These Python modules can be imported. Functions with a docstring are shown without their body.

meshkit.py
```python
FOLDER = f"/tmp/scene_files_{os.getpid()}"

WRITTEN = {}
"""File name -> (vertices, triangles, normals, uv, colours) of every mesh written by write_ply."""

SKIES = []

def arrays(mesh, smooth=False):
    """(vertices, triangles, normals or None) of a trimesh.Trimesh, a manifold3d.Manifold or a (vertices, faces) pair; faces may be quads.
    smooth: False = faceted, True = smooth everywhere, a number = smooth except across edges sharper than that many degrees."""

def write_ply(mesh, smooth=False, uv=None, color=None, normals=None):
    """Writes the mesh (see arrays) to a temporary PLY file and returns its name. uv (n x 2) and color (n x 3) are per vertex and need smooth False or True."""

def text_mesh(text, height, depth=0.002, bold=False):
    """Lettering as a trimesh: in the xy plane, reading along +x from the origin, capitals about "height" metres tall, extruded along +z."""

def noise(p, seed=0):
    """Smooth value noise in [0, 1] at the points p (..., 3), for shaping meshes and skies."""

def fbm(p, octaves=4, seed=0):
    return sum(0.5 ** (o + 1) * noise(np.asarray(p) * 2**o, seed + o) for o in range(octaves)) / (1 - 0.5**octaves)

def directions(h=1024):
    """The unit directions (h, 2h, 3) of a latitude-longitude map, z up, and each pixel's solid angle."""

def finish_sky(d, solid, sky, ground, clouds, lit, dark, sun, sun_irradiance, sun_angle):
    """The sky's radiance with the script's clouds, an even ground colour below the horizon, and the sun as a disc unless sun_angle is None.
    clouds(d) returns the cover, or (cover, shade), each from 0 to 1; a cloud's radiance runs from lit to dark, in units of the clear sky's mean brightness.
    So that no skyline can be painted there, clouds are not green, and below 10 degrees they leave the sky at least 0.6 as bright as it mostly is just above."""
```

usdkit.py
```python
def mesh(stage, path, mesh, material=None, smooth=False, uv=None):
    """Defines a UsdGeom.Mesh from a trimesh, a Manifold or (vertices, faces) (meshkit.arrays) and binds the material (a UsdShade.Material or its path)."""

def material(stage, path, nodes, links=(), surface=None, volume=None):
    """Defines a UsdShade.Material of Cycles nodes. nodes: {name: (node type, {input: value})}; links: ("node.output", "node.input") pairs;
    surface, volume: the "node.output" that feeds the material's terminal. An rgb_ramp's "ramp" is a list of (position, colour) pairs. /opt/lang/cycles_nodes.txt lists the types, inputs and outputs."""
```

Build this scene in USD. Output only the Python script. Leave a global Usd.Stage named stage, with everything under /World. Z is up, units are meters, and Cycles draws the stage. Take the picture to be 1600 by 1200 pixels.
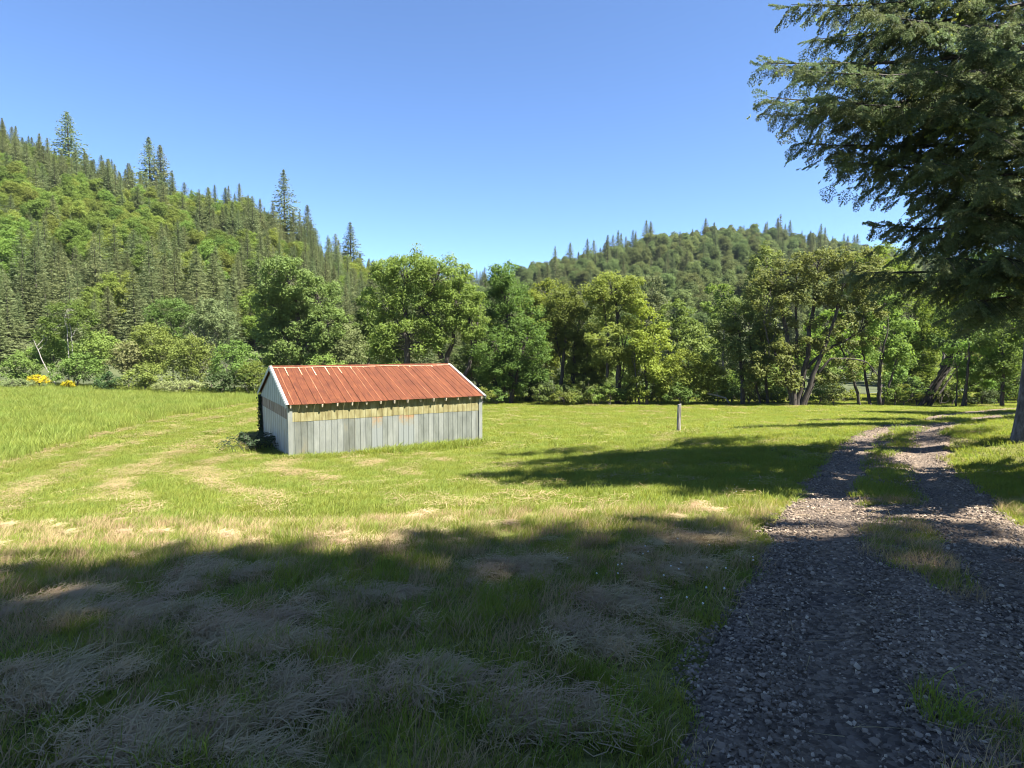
import math, random
import numpy as np, trimesh, usdkit, meshkit
from scipy.interpolate import RBFInterpolator
from scipy.ndimage import map_coordinates
from scipy.spatial import cKDTree
from pxr import Usd, UsdGeom, UsdLux, UsdShade, Gf, Sdf, Vt

stage = Usd.Stage.CreateInMemory()
UsdGeom.SetStageUpAxis(stage, 'Z'); UsdGeom.SetStageMetersPerUnit(stage, 1.0)
UsdGeom.Xform.Define(stage, '/World'); UsdGeom.Scope.Define(stage, '/World/Looks')
# ------------------------------------------------------------------ camera, sky, sun, exposure
F, EYE, HORIZON = 900.0, 1.6, 545.0             # focal length in pixels of a 1600 x 1200 picture
PITCH = math.atan((600 - HORIZON) / F)
EXPOSURE = 2.4
SUN_AZ, SUN_EL = math.atan2(0.86, -0.51), math.radians(55)      # azimuth = atan2(x, y) of the direction towards the sun
SKY, SUN = 0.0565, 1.2
cam = UsdGeom.Camera.Define(stage, '/World/camera')
cam.CreateHorizontalApertureAttr(36.0); cam.CreateVerticalApertureAttr(27.0); cam.CreateFocalLengthAttr(36.0 * F / 1600)
cam.CreateClippingRangeAttr((0.05, 5000.0)); cam.CreateExposureAttr(EXPOSURE)
cam.AddTranslateOp().Set((0, 0, EYE)); cam.AddRotateXOp().Set(90 - math.degrees(PITCH))
sun_dir = np.array([math.sin(SUN_AZ) * math.cos(SUN_EL), math.cos(SUN_AZ) * math.cos(SUN_EL), math.sin(SUN_EL)])
sky_mat = usdkit.material(stage, '/World/Looks/sky', {
    'sky': ('sky_texture', {'sky_type': 'single_scattering', 'sun_disc': False, 'sun_elevation': SUN_EL, 'sun_rotation': SUN_AZ, 'altitude': 200.0, 'air_density': 0.75, 'aerosol_density': 0.0, 'ozone_density': 8.0}),
    'bg': ('background_shader', {'strength': SKY})}, [('sky.color', 'bg.color')], surface='bg.background')
dome = UsdLux.DomeLight.Define(stage, '/World/sky')
UsdShade.MaterialBindingAPI.Apply(dome.GetPrim()).Bind(sky_mat)
sun = UsdLux.DistantLight.Define(stage, '/World/sun')
sun.CreateIntensityAttr(SUN); sun.CreateNormalizeAttr(True); sun.CreateAngleAttr(0.55); sun.CreateColorAttr(Gf.Vec3f(1.0, 0.955, 0.87))
sun.AddRotateXYZOp().Set((math.degrees(math.pi / 2 - SUN_EL), 0, math.degrees(math.atan2(sun_dir[0], -sun_dir[1]))))

# ------------------------------------------------------------------ helpers
CP, SP = math.cos(PITCH), math.sin(PITCH)
def ray(px, py):
    x, z = (px - 800) / F, -(py - 600) / F
    return np.array([x, CP + z * SP, -SP + z * CP])
def at(px, py, D):                                       # the point at depth D (metres along y) seen at that pixel
    d = ray(px, py); return np.array([0, 0, EYE]) + d * (D / d[1])
used = {}
def numbered(name, parent='/World'):
    k = (parent, name); n = used.get(k, 0); used[k] = n + 1
    return f'{parent}/{name}' if n == 0 else f'{parent}/{name}_{n:03d}'
def tag(p, label=None, cat=None, group=None, kind=None):
    p = p.GetPrim() if hasattr(p, 'GetPrim') else p
    for k, v in (('label', label), ('category', cat), ('group', group), ('kind', kind)):
        if v: p.SetCustomDataByKey(k, v)
    return p
def thing(name, label, cat, loc=(0, 0, 0), rotz=0.0, group=None):
    x = UsdGeom.Xform.Define(stage, numbered(name))
    x.AddTranslateOp().Set(tuple(map(float, loc)))
    if rotz: x.AddRotateZOp().Set(math.degrees(rotz))
    tag(x, label, cat, group); return x
def obj(name, mesh, mat, parent=None, smooth=False):
    base = '/World' if parent is None else str(parent.GetPath())
    return usdkit.mesh(stage, numbered(name, base), mesh, mat, smooth=smooth)
def cat_meshes(ms):
    vs, fs, n = [], [], 0
    for v, f in ms:
        vs.append(v); fs.append(np.asarray(f) + n); n += len(v)
    return np.vstack(vs), np.vstack(fs)
def box(x0, x1, y0, y1, z0, z1):
    v = np.array([[x, y, z] for x in (x0, x1) for y in (y0, y1) for z in (z0, z1)], float)
    f = np.array([[0, 1, 3], [0, 3, 2], [4, 6, 7], [4, 7, 5], [0, 4, 5], [0, 5, 1], [2, 3, 7], [2, 7, 6], [0, 2, 6], [0, 6, 4], [1, 5, 7], [1, 7, 3]])
    return v, f
def tube(pts, rad, sides=6):
    p = np.asarray(pts, float); n = len(p); rad = np.broadcast_to(np.asarray(rad, float), (n,))
    t = np.gradient(p, axis=0); t /= np.linalg.norm(t, axis=1, keepdims=True) + 1e-12
    ref = np.where(np.abs(t[:, 2:]) < 0.9, [0, 0, 1.0], [1.0, 0, 0])
    a = np.cross(t, ref); a /= np.linalg.norm(a, axis=1, keepdims=True) + 1e-12
    b = np.cross(t, a); ang = np.arange(sides) * 2 * np.pi / sides
    v = (p[:, None] + rad[:, None, None] * (np.cos(ang)[None, :, None] * a[:, None] + np.sin(ang)[None, :, None] * b[:, None])).reshape(-1, 3)
    i, j = np.meshgrid(np.arange(n - 1), np.arange(sides), indexing='ij'); i, j = i.ravel(), j.ravel(); k = (j + 1) % sides
    q = np.stack([i * sides + j, (i + 1) * sides + j, (i + 1) * sides + k, i * sides + k], 1)
    return v, np.vstack([q[:, [0, 2, 1]], q[:, [0, 3, 2]]])
def unit(a): return a / (np.linalg.norm(a, axis=-1, keepdims=True) + 1e-12)
def leaves(c, n, size, rng, aspect=0.62, fold=0.18, t=None):
    """folded four-sided leaves (two triangles each) at the points c with normals n"""
    n = unit(n); m = len(c); size = np.broadcast_to(size, (m,))[:, None]
    t = rng.normal(size=(m, 3)) if t is None else t
    t = unit(t - n * (t * n).sum(1, keepdims=True)); b = np.cross(n, t)
    asp = aspect * rng.uniform(.8, 1.2, (m, 1))
    v = np.stack([c - t * size * .5, c + b * size * .5 * asp - n * size * fold + t * size * .08, c + t * size * .5, c - b * size * .5 * asp - n * size * fold + t * size * .08], 1).reshape(-1, 3)
    k = np.arange(m)[:, None] * 4
    return v, np.vstack([k + [0, 1, 2], k + [0, 2, 3]])
def bez(a, b, bulge, n=6):
    s = np.linspace(0, 1, n)[:, None]; c = (np.asarray(a) + b) / 2 + bulge
    return (1 - s) ** 2 * a + 2 * s * (1 - s) * c + s ** 2 * b

# ------------------------------------------------------------------ materials
def M(name, nodes, links, surface): return usdkit.material(stage, f'/World/Looks/{name}', nodes, links, surface=surface)
def leaf_mat(name, dark, mid, light, trans=0.3, tint=0.25, rough=0.6):
    dark, mid, light = ([min(.8, c * GAIN) for c in q] for q in (dark, mid, light))
    return M(name, {
        'g': ('geometry', {}), 'o': ('object_info', {}),
        'r': ('rgb_ramp', {'ramp': [(0, dark), (.5, mid), (1, light)]}),
        'h': ('map_range', {'from_min': 0., 'from_max': 1., 'to_min': .5 - .03 * tint / .25, 'to_max': .5 + .022 * tint / .25}),
        'v': ('map_range', {'from_min': 0., 'from_max': 1., 'to_min': 1 - tint, 'to_max': 1 + tint}),
        'm': ('math', {'math_type': 'multiply', 'value2': 7.31}), 'fr': ('math', {'math_type': 'fraction'}),
        'c': ('hsv', {'saturation': 1.0, 'fac': 1.0}),
        'p': ('principled_bsdf', {'roughness': rough, 'specular_ior_level': .16}),
        'tc': ('hsv', {'hue': .49, 'saturation': 1.1, 'value': 1.5, 'fac': 1.0}), 't': ('translucent_bsdf', {}), 'x': ('mix_closure', {'fac': trans})},
        [('g.random_per_island', 'r.fac'), ('o.random', 'h.value'), ('o.random', 'm.value1'), ('m.value', 'fr.value1'), ('fr.value', 'v.value'),
         ('r.color', 'c.color'), ('h.result', 'c.hue'), ('v.result', 'c.value'), ('c.color', 'p.base_color'), ('c.color', 'tc.color'), ('tc.color', 't.color'),
         ('p.BSDF', 'x.closure1'), ('t.BSDF', 'x.closure2')], 'x.closure')
def noisy(name, ramp, scale, rough=.8, detail=5, mapping=(1, 1, 1), bump=0.0, bump_scale=None, metallic=0.0, spec=.3, bump_dist=.02, distortion=0.):
    nodes = {'tc': ('texture_coordinate', {}), 'mp': ('mapping', {'scale': mapping}), 'n': ('noise_texture', {'scale': scale, 'detail': detail, 'roughness': .6, 'distortion': distortion}),
             'r': ('rgb_ramp', {'ramp': ramp}), 'p': ('principled_bsdf', {'roughness': rough, 'metallic': metallic, 'specular_ior_level': spec})}
    links = [('tc.object', 'mp.vector'), ('mp.vector', 'n.vector'), ('n.fac', 'r.fac'), ('r.color', 'p.base_color')]
    if bump:
        nodes |= {'bn': ('noise_texture', {'scale': bump_scale or scale * 3, 'detail': 4}), 'b': ('bump', {'strength': bump, 'distance': bump_dist})}
        links += [('mp.vector', 'bn.vector'), ('bn.fac', 'b.height'), ('b.normal', 'p.normal')]
    return M(name, nodes, links, 'p.BSDF')
GAIN = 1.4
MAPLE = leaf_mat('maple_leaf', (0.094, 0.132, 0.030), (0.178, 0.230, 0.051), (0.270, 0.316, 0.092), trans=.52)
OAK = leaf_mat('oak_leaf', (0.083, 0.110, 0.030), (0.149, 0.193, 0.048), (0.241, 0.274, 0.083), trans=.42)
YELLOWGREEN = leaf_mat('yellow_green_leaf', (.105, .145, .024), (.18, .226, .038), (.255, .295, .062), trans=.42)
BUSH = leaf_mat('bush_leaf', (.085, .125, .028), (.15, .20, .042), (.22, .26, .07), trans=.35)
PALEBUSH = leaf_mat('pale_bush_leaf', (.12, .14, .055), (.19, .21, .085), (.26, .27, .13))
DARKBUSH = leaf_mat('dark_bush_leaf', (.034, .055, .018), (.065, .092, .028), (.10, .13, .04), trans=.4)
FIR = leaf_mat('fir_needle', (.080, .098, .040), (.13, .152, .062), (.18, .205, .085), trans=.4, tint=.2)
FIRBLUE = leaf_mat('far_fir_needle', (.062, .076, .030), (.102, .120, .044), (.142, .16, .058), trans=.35)
HILLLEAF = leaf_mat('hillside_leaf', (.088, .122, .024), (.142, .186, .038), (.205, .245, .06), trans=.42)
FARLEAF = leaf_mat('far_hill_leaf', (.070, .092, .030), (.112, .142, .042), (.17, .195, .062), trans=.42)
SPRUCE = leaf_mat('spruce_needle', (.075, .098, .044), (.13, .16, .068), (.19, .222, .095), trans=.35, rough=.5)
NEWGROWTH = leaf_mat('new_spruce_growth', (.17, .20, .05), (.25, .28, .08), (.32, .34, .11), trans=.35)
IVY = leaf_mat('ivy_leaf', (.016, .030, .012), (.03, .05, .018), (.05, .075, .028))
GAIN = 1.0
BROOM = leaf_mat('broom_flower', (.34, .25, .01), (.44, .34, .015), (.50, .40, .03), trans=.2)
BARK = noisy('bark', [(.3, (.035, .028, .022)), (.5, (.075, .062, .05)), (.7, (.13, .115, .10))], 9, rough=.9, mapping=(1, 1, .25), bump=.8, bump_scale=30)
DARKBARK = noisy('dark_bark', [(.3, (.022, .018, .015)), (.55, (.05, .042, .035)), (.75, (.10, .09, .078))], 9, rough=.9, mapping=(1, 1, .25), bump=.8, bump_scale=30)
PALEBARK = noisy('pale_bark', [(.3, (.12, .11, .09)), (.5, (.22, .205, .175)), (.7, (.32, .30, .265))], 6, rough=.8)
SPRUCEBARK = noisy('spruce_bark', [(.3, (.03, .026, .023)), (.5, (.075, .066, .06)), (.62, (.125, .115, .105)), (.75, (.20, .19, .18))], 9, rough=.9, mapping=(1, 1, .4), bump=1., bump_scale=28, bump_dist=.04)
GAIN = 1.22
GRASS = leaf_mat('grass_blade', (.135, .165, .032), (.22, .242, .055), (.31, .305, .10), trans=.5, tint=.2, rough=.5)
TALLGRASS = leaf_mat('tall_grass_blade', (.15, .185, .038), (.21, .248, .06), (.30, .31, .11), trans=.5, tint=.15, rough=.5)
DRYGRASS = leaf_mat('dry_grass_blade', (.26, .20, .105), (.43, .35, .19), (.60, .51, .31), trans=.35, tint=.2, rough=.7)
STONE = M('gravel_stone', {'o': ('object_info', {}), 'r': ('rgb_ramp', {'ramp': [(0, (.070, .052, .037)), (.6, (.15, .113, .081)), (.9, (.25, .193, .14)), (1, (.36, .29, .205))]}),
    'p': ('principled_bsdf', {'roughness': .75, 'specular_ior_level': .35})}, [('o.random', 'r.fac'), ('r.color', 'p.base_color')], 'p.BSDF')
GROUND = M('meadow_soil', {
    'g': ('geometry', {}), 'a': ('noise_texture', {'scale': 1.6, 'detail': 6, 'roughness': .7}), 'b': ('noise_texture', {'scale': 22., 'detail': 5, 'roughness': .7}),
    'ra': ('rgb_ramp', {'ramp': [(.35, (.105, .115, .03)), (.5, (.155, .16, .05)), (.68, (.22, .20, .085))]}),
    'rb': ('rgb_ramp', {'ramp': [(.35, (.35, .33, .30)), (.65, (1.3, 1.27, 1.2))]}), 'm': ('mix_color', {'blend_type': 'multiply', 'fac': 1.0, 'use_clamp': False}),
    'bp': ('bump', {'strength': .6, 'distance': .05}), 'p': ('principled_bsdf', {'roughness': .95, 'specular_ior_level': .1})},
    [('g.position', 'a.vector'), ('g.position', 'b.vector'), ('a.fac', 'ra.fac'), ('b.fac', 'rb.fac'), ('ra.color', 'm.a'), ('rb.color', 'm.b'), ('m.result', 'p.base_color'), ('b.fac', 'bp.height'), ('bp.normal', 'p.normal')], 'p.BSDF')
FORESTFLOOR = noisy('forest_floor', [(.35, (.028, .036, .014)), (.6, (.055, .065, .025))], .4, rough=.95)
ROADMAT = M('gravel_road', {
    'g': ('geometry', {}), 'v': ('voronoi_texture', {'scale': 28., 'randomness': 1.}), 'n': ('noise_texture', {'scale': 1.3, 'detail': 4}),
    'r': ('rgb_ramp', {'ramp': [(0, (.06, .045, .033)), (.5, (.13, .099, .072)), (1, (.21, .163, .12))]}),
    'rn': ('rgb_ramp', {'ramp': [(.35, (.75, .75, .78)), (.65, (1.15, 1.1, 1.02))]}), 'm': ('mix_color', {'blend_type': 'multiply', 'fac': 1.0, 'use_clamp': False}),
    'sp': ('separate_color', {}), 'bp': ('bump', {'strength': .9, 'distance': .03, 'invert': True}), 'p': ('principled_bsdf', {'roughness': .85, 'specular_ior_level': .25})},
    [('g.position', 'v.vector'), ('g.position', 'n.vector'), ('v.color', 'sp.color'), ('sp.r', 'r.fac'), ('n.fac', 'rn.fac'), ('r.color', 'm.a'), ('rn.color', 'm.b'), ('m.result', 'p.base_color'), ('v.distance', 'bp.height'), ('bp.normal', 'p.normal')], 'p.BSDF')

# ------------------------------------------------------------------ terrain
def cp(px, py, D): return tuple(at(px, py, D))
ctrl = np.array([
    (0, 0, 0), (-6, 0, -.1), (-12, 2, -.45), (0, 2.6, -.22), (0, 5, -.50), (-3, 8, -.95), (0, 10, -1.15), (-15, 15, -1.95), (0, 20, -2.35), (-9, 23.5, -2.92), (-1.4, 28, -3.04), (-13, 30, -3.0),
    cp(1060, 677, 26), (0, 40, -3.35), (0, 56, -3.65), (12, 56, -3.65), (30, 56, -3.65), (-45, 62, -2.75), (-62, 62, -2.35), (-36, 34, -2.5), (-20, 45, -3.0), (-22, 60, -3.35),
    cp(1295, 697, 17), cp(1180, 860, 5.75), cp(1110, 1000, 3.72), cp(1600, 830, 6.6), cp(1600, 689, 14.5), cp(1487, 718, 14.5), cp(1400, 662, 28), cp(1540, 641, 42), cp(1590, 633, 48), cp(1500, 634, 50), cp(1200, 632, 52),
    (0, -20, .4), (20, -10, .5), (35, 15, -.6), (-30, -15, .2), (9, 0, .05), (45, 40, -2.3), (50, 70, -3.4), (0, 75, -3.7), (-75, 20, -1.6)], float)
_rbf = RBFInterpolator(ctrl[:, :2], ctrl[:, 2], kernel='thin_plate_spline', smoothing=.02)
GX, GY = np.arange(-76, 56.1, .75), np.arange(-31, 76.1, .75)
_gz = _rbf(np.stack(np.meshgrid(GX, GY, indexing='ij'), -1).reshape(-1, 2)).reshape(len(GX), len(GY))
def field(x, y):
    x, y = np.broadcast_arrays(np.asarray(x, float), np.asarray(y, float))
    return map_coordinates(_gz, [(np.clip(x.ravel(), -75, 55) + 76) / .75, (np.clip(y.ravel(), -30, 75) + 31) / .75], order=1).reshape(x.shape)
Lp = np.array([-900, 0, 100, 200, 300, 400, 500, 600, 650, 760, 900, 2500]); Lc = np.array([235, 250, 280, 312, 340, 366, 422, 462, 488, 530, 590, 600]); LD = np.array([225, 225, 222, 218, 208, 200, 192, 185, 185, 185, 185, 185])
Rp = np.array([-900, 560, 700, 760, 810, 890, 960, 1010, 1100, 1200, 1260, 1300, 1420, 1600, 2500]); Rc = np.array([590, 560, 500, 470, 452, 430, 412, 394, 388, 386, 396, 406, 425, 440, 450])
Cp_ = np.array([-900, 300, 500, 640, 700, 770, 850, 2500]); Cc = np.array([425, 425, 428, 432, 438, 450, 462, 470])
def hills(x, y):
    x, y = np.asarray(x, float), np.asarray(y, float); yy = np.maximum(y, 30); p = np.clip(800 + F * x / yy, -900, 2500)
    def one(pp, cc, D, D0, fall):
        zc = EYE + (HORIZON - np.interp(p, pp, cc)) / F * D
        t = np.clip((yy - D0) / (D - D0), 0, 1); rise = -3.7 + (zc + 3.7) * (t * .85 + .15 * t * t * (3 - 2 * t))
        return np.where(zc < -3.6, -9, np.where(yy > D, zc - (yy - D) * fall, rise))
    z = np.maximum.reduce([one(Lp, Lc, np.interp(p, Lp, LD), np.interp(p, [0, 400, 700], [70, 74, 88]), .45), one(Rp, Rc, 395., 125., .3), one(Cp_, Cc, 520., 330., .2)])
    return np.where(y > 60, z, -9)
def H(x, y):
    x, y = np.asarray(x, float), np.asarray(y, float)
    f = field(x, y); f = f + np.clip((y - 75) / 200, 0, 1) * 0
    n = meshkit.fbm(np.stack([x * .55, y * .55, 0 * x], -1), 3, 3) * .12 - .06
    h = hills(x, y); bump = (meshkit.fbm(np.stack([x / 28, y / 28, 0 * x], -1), 3, 9) - .5) * 7 * np.clip((h + 1) / 15, 0, 1)
    return np.maximum(f + n, h + bump)
def hit(px, py, far=70):                                   # where the pixel's line of sight meets the field
    d = ray(px, py); D = np.linspace(1.2, far, 3000); p = np.array([0, 0, EYE]) + d * (D / d[1])[:, None]
    below = np.nonzero(p[:, 2] < field(p[:, 0], p[:, 1]))[0]
    return p[below[0] if len(below) else -1]
# road edges on the ground
Lpx = [(1030, 1200), (1068, 1090), (1110, 1000), (1180, 860), (1235, 770), (1295, 697), (1370, 668), (1440, 651), (1500, 643), (1560, 639)]
Rpx = [(2260, 1200), (2060, 1090), (1870, 1000), (1632, 848), (1560, 775), (1490, 718), (1480, 690), (1500, 667), (1550, 654), (1640, 647)]
RL, RR = np.array([hit(*q)[:2] for q in Lpx]), np.array([hit(*q)[:2] for q in Rpx])
RL, RR = np.vstack([RL[0] + (RL[0] - RL[2]) * 2.2, RL, RL[-1] + (RL[-1] - RL[-2]) * 3]), np.vstack([RR[0] + (RR[0] - RR[2]) * 1.6, RR, RR[-1] + (RR[-1] - RR[-2]) * 3])
def resample(a, n=140):
    from scipy.interpolate import PchipInterpolator
    s = np.linspace(0, 1, len(a)); return PchipInterpolator(s, a)(np.linspace(0, 1, n))
from scipy.ndimage import gaussian_filter1d
RL, RR = (gaussian_filter1d(resample(q), 6, axis=0, mode='nearest') for q in (RL, RR))
NU = 25; uu = np.linspace(0, 1, NU)
road_xy = RL[:, None] * (1 - uu[None, :, None]) + RR[:, None] * uu[None, :, None]
road_tree = cKDTree(road_xy.reshape(-1, 2))
def road_u(x, y):                                          # 0..1 across the road, or nan off it
    x, y = np.broadcast_arrays(np.asarray(x, float), np.asarray(y, float))
    d, i = road_tree.query(np.stack([x.ravel(), y.ravel()], 1)); k, j = np.divmod(i, NU)
    a, b = RL[k], RR[k]; ab = b - a; u = ((np.stack([x.ravel(), y.ravel()], 1) - a) * ab).sum(1) / (ab ** 2).sum(1)
    wob = (meshkit.fbm(np.stack([x.ravel() * .9, y.ravel() * .9, 0 * x.ravel()], -1), 3, 5) - .5) * .16
    ok = (u + wob > 0) & (u - wob < 1) & (d < .8)
    return np.where(ok, u, np.nan).reshape(x.shape)
def axis(lo, hi, step, far, grow=1.25):
    a = list(np.arange(lo, hi + 1e-6, step)); d = step
    while a[-1] < far[1]: d *= grow; a.append(a[-1] + d)
    d = step
    while a[0] > far[0]: d *= grow; a.insert(0, a[0] - d)
    return np.array(a)
def grid_mesh(X, Y, Z):
    n, m = X.shape; v = np.stack([X, Y, Z], -1).reshape(-1, 3); i, j = np.meshgrid(np.arange(n - 1), np.arange(m - 1), indexing='ij'); k = (i * m + j).ravel()
    return v, np.vstack([np.stack([k, k + m, k + m + 1], 1), np.stack([k, k + m + 1, k + 1], 1)])
xs = axis(-16, 24, .4, (-1500, 1500)); ys = np.concatenate([axis(-2, 34, .4, (-1500, 36))[:-1], np.arange(36, 68.1, 2.0)]); ys = np.unique(np.round(ys[ys <= 68], 4))
X, Y = np.meshgrid(xs, ys, indexing='ij'); Z = H(X, Y) - np.where(np.isnan(road_u(X, Y)), 0, .07)
tag(obj('ground', grid_mesh(X, Y, Z), GROUND, smooth=True), kind='structure')
pp = np.concatenate([np.arange(-4300, -900, 200), np.arange(-900, 2501, 20), np.arange(2700, 6000, 200)]); yy = np.concatenate([np.arange(68, 240, 5), np.arange(240, 420, 12), np.geomspace(420, 1500, 16)])
P_, Y = np.meshgrid(pp, yy, indexing='ij'); X = (P_ - 800) / F * Y
tag(obj('hills', grid_mesh(X, Y, H(X, Y)), FORESTFLOOR, smooth=True), kind='structure')
X, Y = road_xy[..., 0], road_xy[..., 1]
rut = .05 * (np.exp(-((uu - .24) / .11) ** 2) + np.exp(-((uu - .74) / .11) ** 2))
Z = H(X, Y) + .005 - rut[None] * .6 - np.where((uu < .03) | (uu > .97), .06, 0)[None]
tag(obj('gravel_road', grid_mesh(X, Y, Z), ROADMAT, smooth=True), kind='structure')

HAZE = usdkit.material(stage, '/World/Looks/haze', {'v': ('principled_volume', {'color': (.82, .90, 1.0), 'density': .00006, 'anisotropy': .3})}, volume='v.volume')
tag(obj('haze', box(-1700, 1700, -1700, 1700, -14, 150), HAZE), kind='stuff')
# ------------------------------------------------------------------ trees: builders
def cluster_leaves(rng, centers, radii, per, leaf, flat=.75, out=.75, up=.5):
    """clumps of leaves that face outward and up: lit tops, dark undersides"""
    n = len(centers); k = np.repeat(np.arange(n), per); d = rng.normal(size=(len(k), 3)); d[:, 2] += .35; d = unit(d)
    r = radii[k][:, None] * rng.uniform(.35, 1.08, (len(k), 1)); pos = centers[k] + d * r * [1, 1, flat]
    nrm = d * out + np.array([0, 0, up]) + rng.normal(size=d.shape) * .42
    return leaves(pos, nrm, leaf * rng.uniform(.65, 1.3, len(k)), rng)
def lobes_to_tree(rng, base, trunks, lobes, leaf=.27, density=1.0, crad=(.5, .95), per=60, spread=True, trunk_r=.2, twigs=True):
    """trunks: list of world polylines with a start radius; lobes: (centre, (rx, ry, rz)). Returns wood, leaf meshes in the frame of base."""
    wood, cc, cr = [], [], []
    allt = np.vstack([resample(np.asarray(t), 14) for t, r in trunks])
    for t, r in trunks:
        q = resample(np.asarray(t), 14); q[1:-1] += rng.normal(size=(12, 3)) * r * .25
        wood.append(tube(q, np.linspace(r * 1.15, r * .35, 14), 8))
    for c, rad in lobes:
        c, rad = np.asarray(c, float), np.asarray(rad, float)
        area = 4 * np.pi * ((rad[0] * rad[1]) ** 1.6 / 3 + (rad[0] * rad[2]) ** 1.6 / 3 + (rad[1] * rad[2]) ** 1.6 / 3) ** (1 / 1.6)
        n = max(5, int(area * .85 * density)); d = unit(rng.normal(size=(n, 3)) + [0, 0, .15]); f = rng.uniform(.45, 1.0, (n, 1)) ** .6
        f *= 1 + (meshkit.noise(d * 2.2 + c, 5)[:, None] - .5) * .5
        pts = c + d * rad * f; cc.append(pts); cr.append(rng.uniform(*crad, n) * (.75 + .25 * min(1.3, rad.mean() / 2)))
        cand = allt[np.argsort(np.linalg.norm((allt - c) * [1, 1, .8] + [0, 0, rad[2] * .9], axis=1))[0]]
        limb = bez(cand, c + [0, 0, rad[2] * .25], rng.normal(size=3) * .25 + [0, 0, -.1 * rad[2]], 9)
        r0 = max(.035, trunk_r * .42 * min(1, rad.mean() / 2.2)); wood.append(tube(limb, np.linspace(r0, r0 * .3, 9), 5))
        if twigs:
            for q in pts[::2]:
                s = limb[rng.integers(3, 9)]; wood.append(tube(bez(s, q, rng.normal(size=3) * .2 + [0, 0, .1], 4), np.linspace(r0 * .4, .008, 4), 3))
    cc, cr = np.vstack(cc), np.concatenate(cr)
    keep = cc[:, 2] > base[2] + .15; cc, cr = cc[keep], cr[keep]
    lv = cluster_leaves(rng, cc, cr, per, leaf)
    return [(v - base, f) for v, f in (cat_meshes(wood), lv)]
seed = [100]
def pixel_tree(name, label, D, base_px, trunks_px, lobes_px, mat, bark=BARK, leaf=.22, density=1.0, trunk_r=.2, group=None, cat='tree', crad=(.45, .9), per=78, thick=.9, twigs=True):
    """a tree whose trunks and lobes were measured in the photograph at depth D; it gets real depth of its own"""
    seed[0] += 1; rng = np.random.default_rng(seed[0]); b = at(base_px, 600, D); base = np.array([b[0], D, float(H(b[0], D))])
    s = D / F; tr = []
    for pts, r in trunks_px:
        q = np.array([at(px, py, D) for px, py in pts]); dy = np.cumsum(rng.normal(size=len(q)) * .35); dy -= dy[0]; q[:, 1] += dy
        if pts[0][1] > 590: q[0, 2] = float(H(q[0, 0], q[0, 1])) - .25
        tr.append((q, r))
    lb = []
    for px, py, rx, rz in lobes_px:
        c = at(px, py, D); ry = (rx + rz) / 2 * thick * s; c[1] += rng.uniform(-.5, .5) * ry; lb.append((c, (rx * s, ry, rz * s)))
    if not tr:
        top = max(l[0][2] for l in lb); tr = [(np.array([base - [0, 0, .2], base + [.1, 0, .4 * (top - base[2])], [base[0], base[1], top]]), trunk_r)]
    wood, lv = lobes_to_tree(rng, base, tr, lb, leaf, density, crad, per, trunk_r=trunk_r, twigs=twigs)
    t = thing(name, label, cat, base, group=group)
    obj('trunk' if cat == 'tree' else 'stem', wood, bark, t, smooth=60); obj('crown' if cat == 'tree' else 'foliage', lv, mat, t)
    return t
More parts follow.
